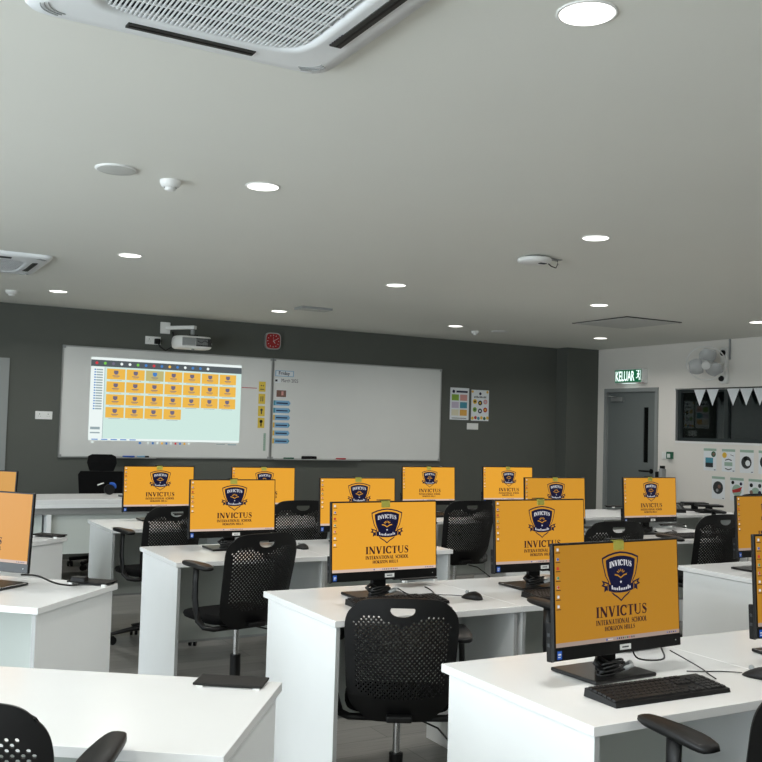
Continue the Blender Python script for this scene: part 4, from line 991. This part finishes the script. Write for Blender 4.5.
# fan local: axis -X is the front
b = MB(); b.cyl((.14,0,0),(.03,0,0),.055,'white',r1=.075); b.xf(hd); b.build('motor_housing', t)
def blade(k):
    b = MB(); vs = []; n = 9
    for j in range(n):
        r_ = .045+.155*j/(n-1); w_ = .035+.075*math.sin(math.pi*min(1,.25+.6*j/(n-1)))
        for sgn in (-1,1): vs.append((-.015*sgn-.01, sgn*w_*.9+.02, r_))
    b.add(vs, [(2*j,2*j+1,2*j+3,2*j+2) for j in range(n-1)], 'fanb', True); b.xf(hd @ Matrix.Rotation(R(120*k+20),4,'X')); o = b.build('fan_blade', t); md = o.modifiers.new('s','SOLIDIFY'); md.thickness = .003
for k in range(3): blade(k)
b = MB(); b.cyl((.03,0,0),(-.03,0,0),.045,'white',n=20); b.xf(hd); b.build('hub', t)
b = MB()
for rr, xx, th in ((.225,-.005,.006),(.215,-.05,.0012),(.05,-.065,.0012),(.215,.05,.0012)):
    P = [(xx, rr*math.cos(R(a)), rr*math.sin(R(a))) for a in range(0,361,12)]; b.tube(P, th, 'white', 5)
for i in range(36):
    a = R(10*i); c_, s_ = math.cos(a), math.sin(a); b.tube([(-.065,.05*c_,.05*s_),(-.062,.14*c_,.14*s_),(-.045,.21*c_,.21*s_),(-.005,.225*c_,.225*s_)],.0006,'white',4); b.tube([(-.005,.225*c_,.225*s_),(.045,.21*c_,.21*s_),(.06,.07*c_,.07*s_)],.0006,'white',4)
b.disc((-.067,0,0),.05,'white',20,axes=((0,-1,0),(0,0,1))); b.xf(hd); b.build('fan_cage', t)
o = MB().box(XR-.02,XR-.0005,8.17,8.19,2.45,CEIL-.001,'greyp').build('cable_conduit'); tag(o,'thin vertical conduit from the ceiling down to the wall fan','conduit')
# bunting
t = thing('bunting','row of white triangle pennants hung across the dark window','bunting',(XR-.012,0,0))
b = MB(); b.tube([(0,8.95,2.105),(0,8.3,2.095),(0,7.4,2.1),(0,6.0,2.105)],.002,'white'); b.box(-.003,.0115,9.052,9.07,2.09,2.12,'white'); b.tube([(0,9.06,2.106),(0,8.95,2.105)],.002,'white'); b.build('string', t)
for yc in (8.64,8.435,8.12,7.925,7.73,7.5,7.3):
    b = MB(); b.add([(-.0025,yc+.093,2.094),(-.0025,yc-.093,2.094),(-.004,yc,1.89),(-.0012,yc+.093,2.094),(-.0012,yc-.093,2.094),(-.003,yc,1.89)],[(0,1,2),(5,4,3),(0,3,4,1),(1,4,5,2),(2,5,3,0)],'paper'); b.build('pennant', t)
# posters on the right wall
def rposter(label, yc, z0, kind):
    w, h = .20, .275; b = MB(); b.box(XR-.003,XR-.0005,yc-w/2,yc+w/2,z0,z0+h,'paper'); q = Pad(b,(XR-.003,yc+w/2,z0),(0,-1,0),(0,0,1))
    q.rect(0,w,h*.88,h*.99,'green',.0004)
    if kind == 0: q.rect(w*.15,w*.75,h*.15,h*.58,'photod',.0004); q.rect(w*.15,w*.75,h*.35,h*.58,'pteal',.0006); q.circ(w*.78,h*.74,.036,'greend',.0008); q.circ(w*.78,h*.74,.02,'photo',.001)
    elif kind == 1: q.circ(w*.2,h*.72,.035,'pyel',.0004); q.stroke([(w*.25,h*.5),(w*.5,h*.55),(w*.75,h*.5)],.012,'photod',.0004); q.stroke([(w*.25,h*.14),(w*.5,h*.09),(w*.75,h*.14)],.012,'photod',.0004); q.rect(w*.2,w*.8,h*.25,h*.42,'green',.0004); q.stroke([(w*.65,h*.75),(w*.9,h*.7)],.006,'photod',.0004)
    elif kind == 2: q.circ(w*.48,h*.45,.075,'photod',.0004); q.circ(w*.58,h*.42,.035,'paper',.0006); q.circ(w*.4,h*.62,.025,'blackm',.0006)
    elif kind == 3: q.circ(w*.48,h*.5,.078,'photod',.0004); q.circ(w*.58,h*.55,.025,'photo',.0006); q.circ(w*.42,h*.38,.02,'greyp',.0006)
    elif kind == 4: q.circ(w*.5,h*.45,.07,'green',.0004); q.fan([(w*.15,h*.45),(w*.5,h*.52),(w*.9,h*.62),(w*.75,h*.4),(w*.5,h*.36),(w*.2,h*.33)],'pred',.0006); q.circ(w*.2,h*.78,.022,'blackm',.0006); q.circ(w*.8,h*.74,.02,'navy',.0006)
    else: q.circ(w*.5,h*.42,.06,'green',.0004); [q.circ(w*x,h*y,.024,m,.0006) for x,y,m in ((.2,.72,'blackm'),(.8,.72,'photod'),(.2,.42,'photo'),(.8,.42,'navy'))]
    q.rect(w*.82,w*.95,h*.03,h*.06,'navy',.0004)
    tag(b.build('wall_poster'), label, 'poster', 'green topped posters on the white wall')
rposter('poster with a landscape photo and a green circle, top left on the white wall', 8.475, 1.093, 0)
rposter('poster with a yellow circle and two arcs, second in the top row', 8.19, 1.093, 1)
rposter('poster with one dark round photo, third in the top row', 7.92, 1.093, 2)
rposter('poster in the top row cut by the right edge of the picture', 7.65, 1.093, 3)
rposter('poster with one dark round photo, leftmost of the bottom row', 8.34, .755, 3)
rposter('poster with a red picture, second in the bottom row', 8.06, .755, 4)
rposter('poster with four small round photos, third in the bottom row', 7.79, .755, 5)

# ------------------------------------------------------------------ light
wd = bpy.data.worlds.new('world'); SC.world = wd; wd.use_nodes = True
bg = wd.node_tree.nodes['Background']; bg.inputs[0].default_value = (.86,.95,1.0,1); bg.inputs[1].default_value = 7.4
for a, c in wins:
    ld = bpy.data.lights.new('window_portal', 'AREA'); ld.shape = 'RECTANGLE'; ld.size = c-a; ld.size_y = LZ1-LZ0; ld.cycles.is_portal = True
    lo = bpy.data.objects.new('window_daylight', ld); COL.objects.link(lo); lo.location = (X0-.16, (a+c)/2, (LZ0+LZ1)/2)
    lo.rotation_euler = Vector((-1,0,0)).to_track_quat('Z','Y').to_euler()
SC.view_settings.view_transform = 'Standard'; SC.view_settings.look = 'None'; SC.view_settings.exposure = .22; SC.view_settings.gamma = 1; SC.view_settings.use_curve_mapping = False
SC.cycles.use_denoising = True
SC.cycles.max_bounces = 8; SC.cycles.diffuse_bounces = 5; SC.cycles.transparent_max_bounces = 16
SC.cycles.sample_clamp_indirect = 8
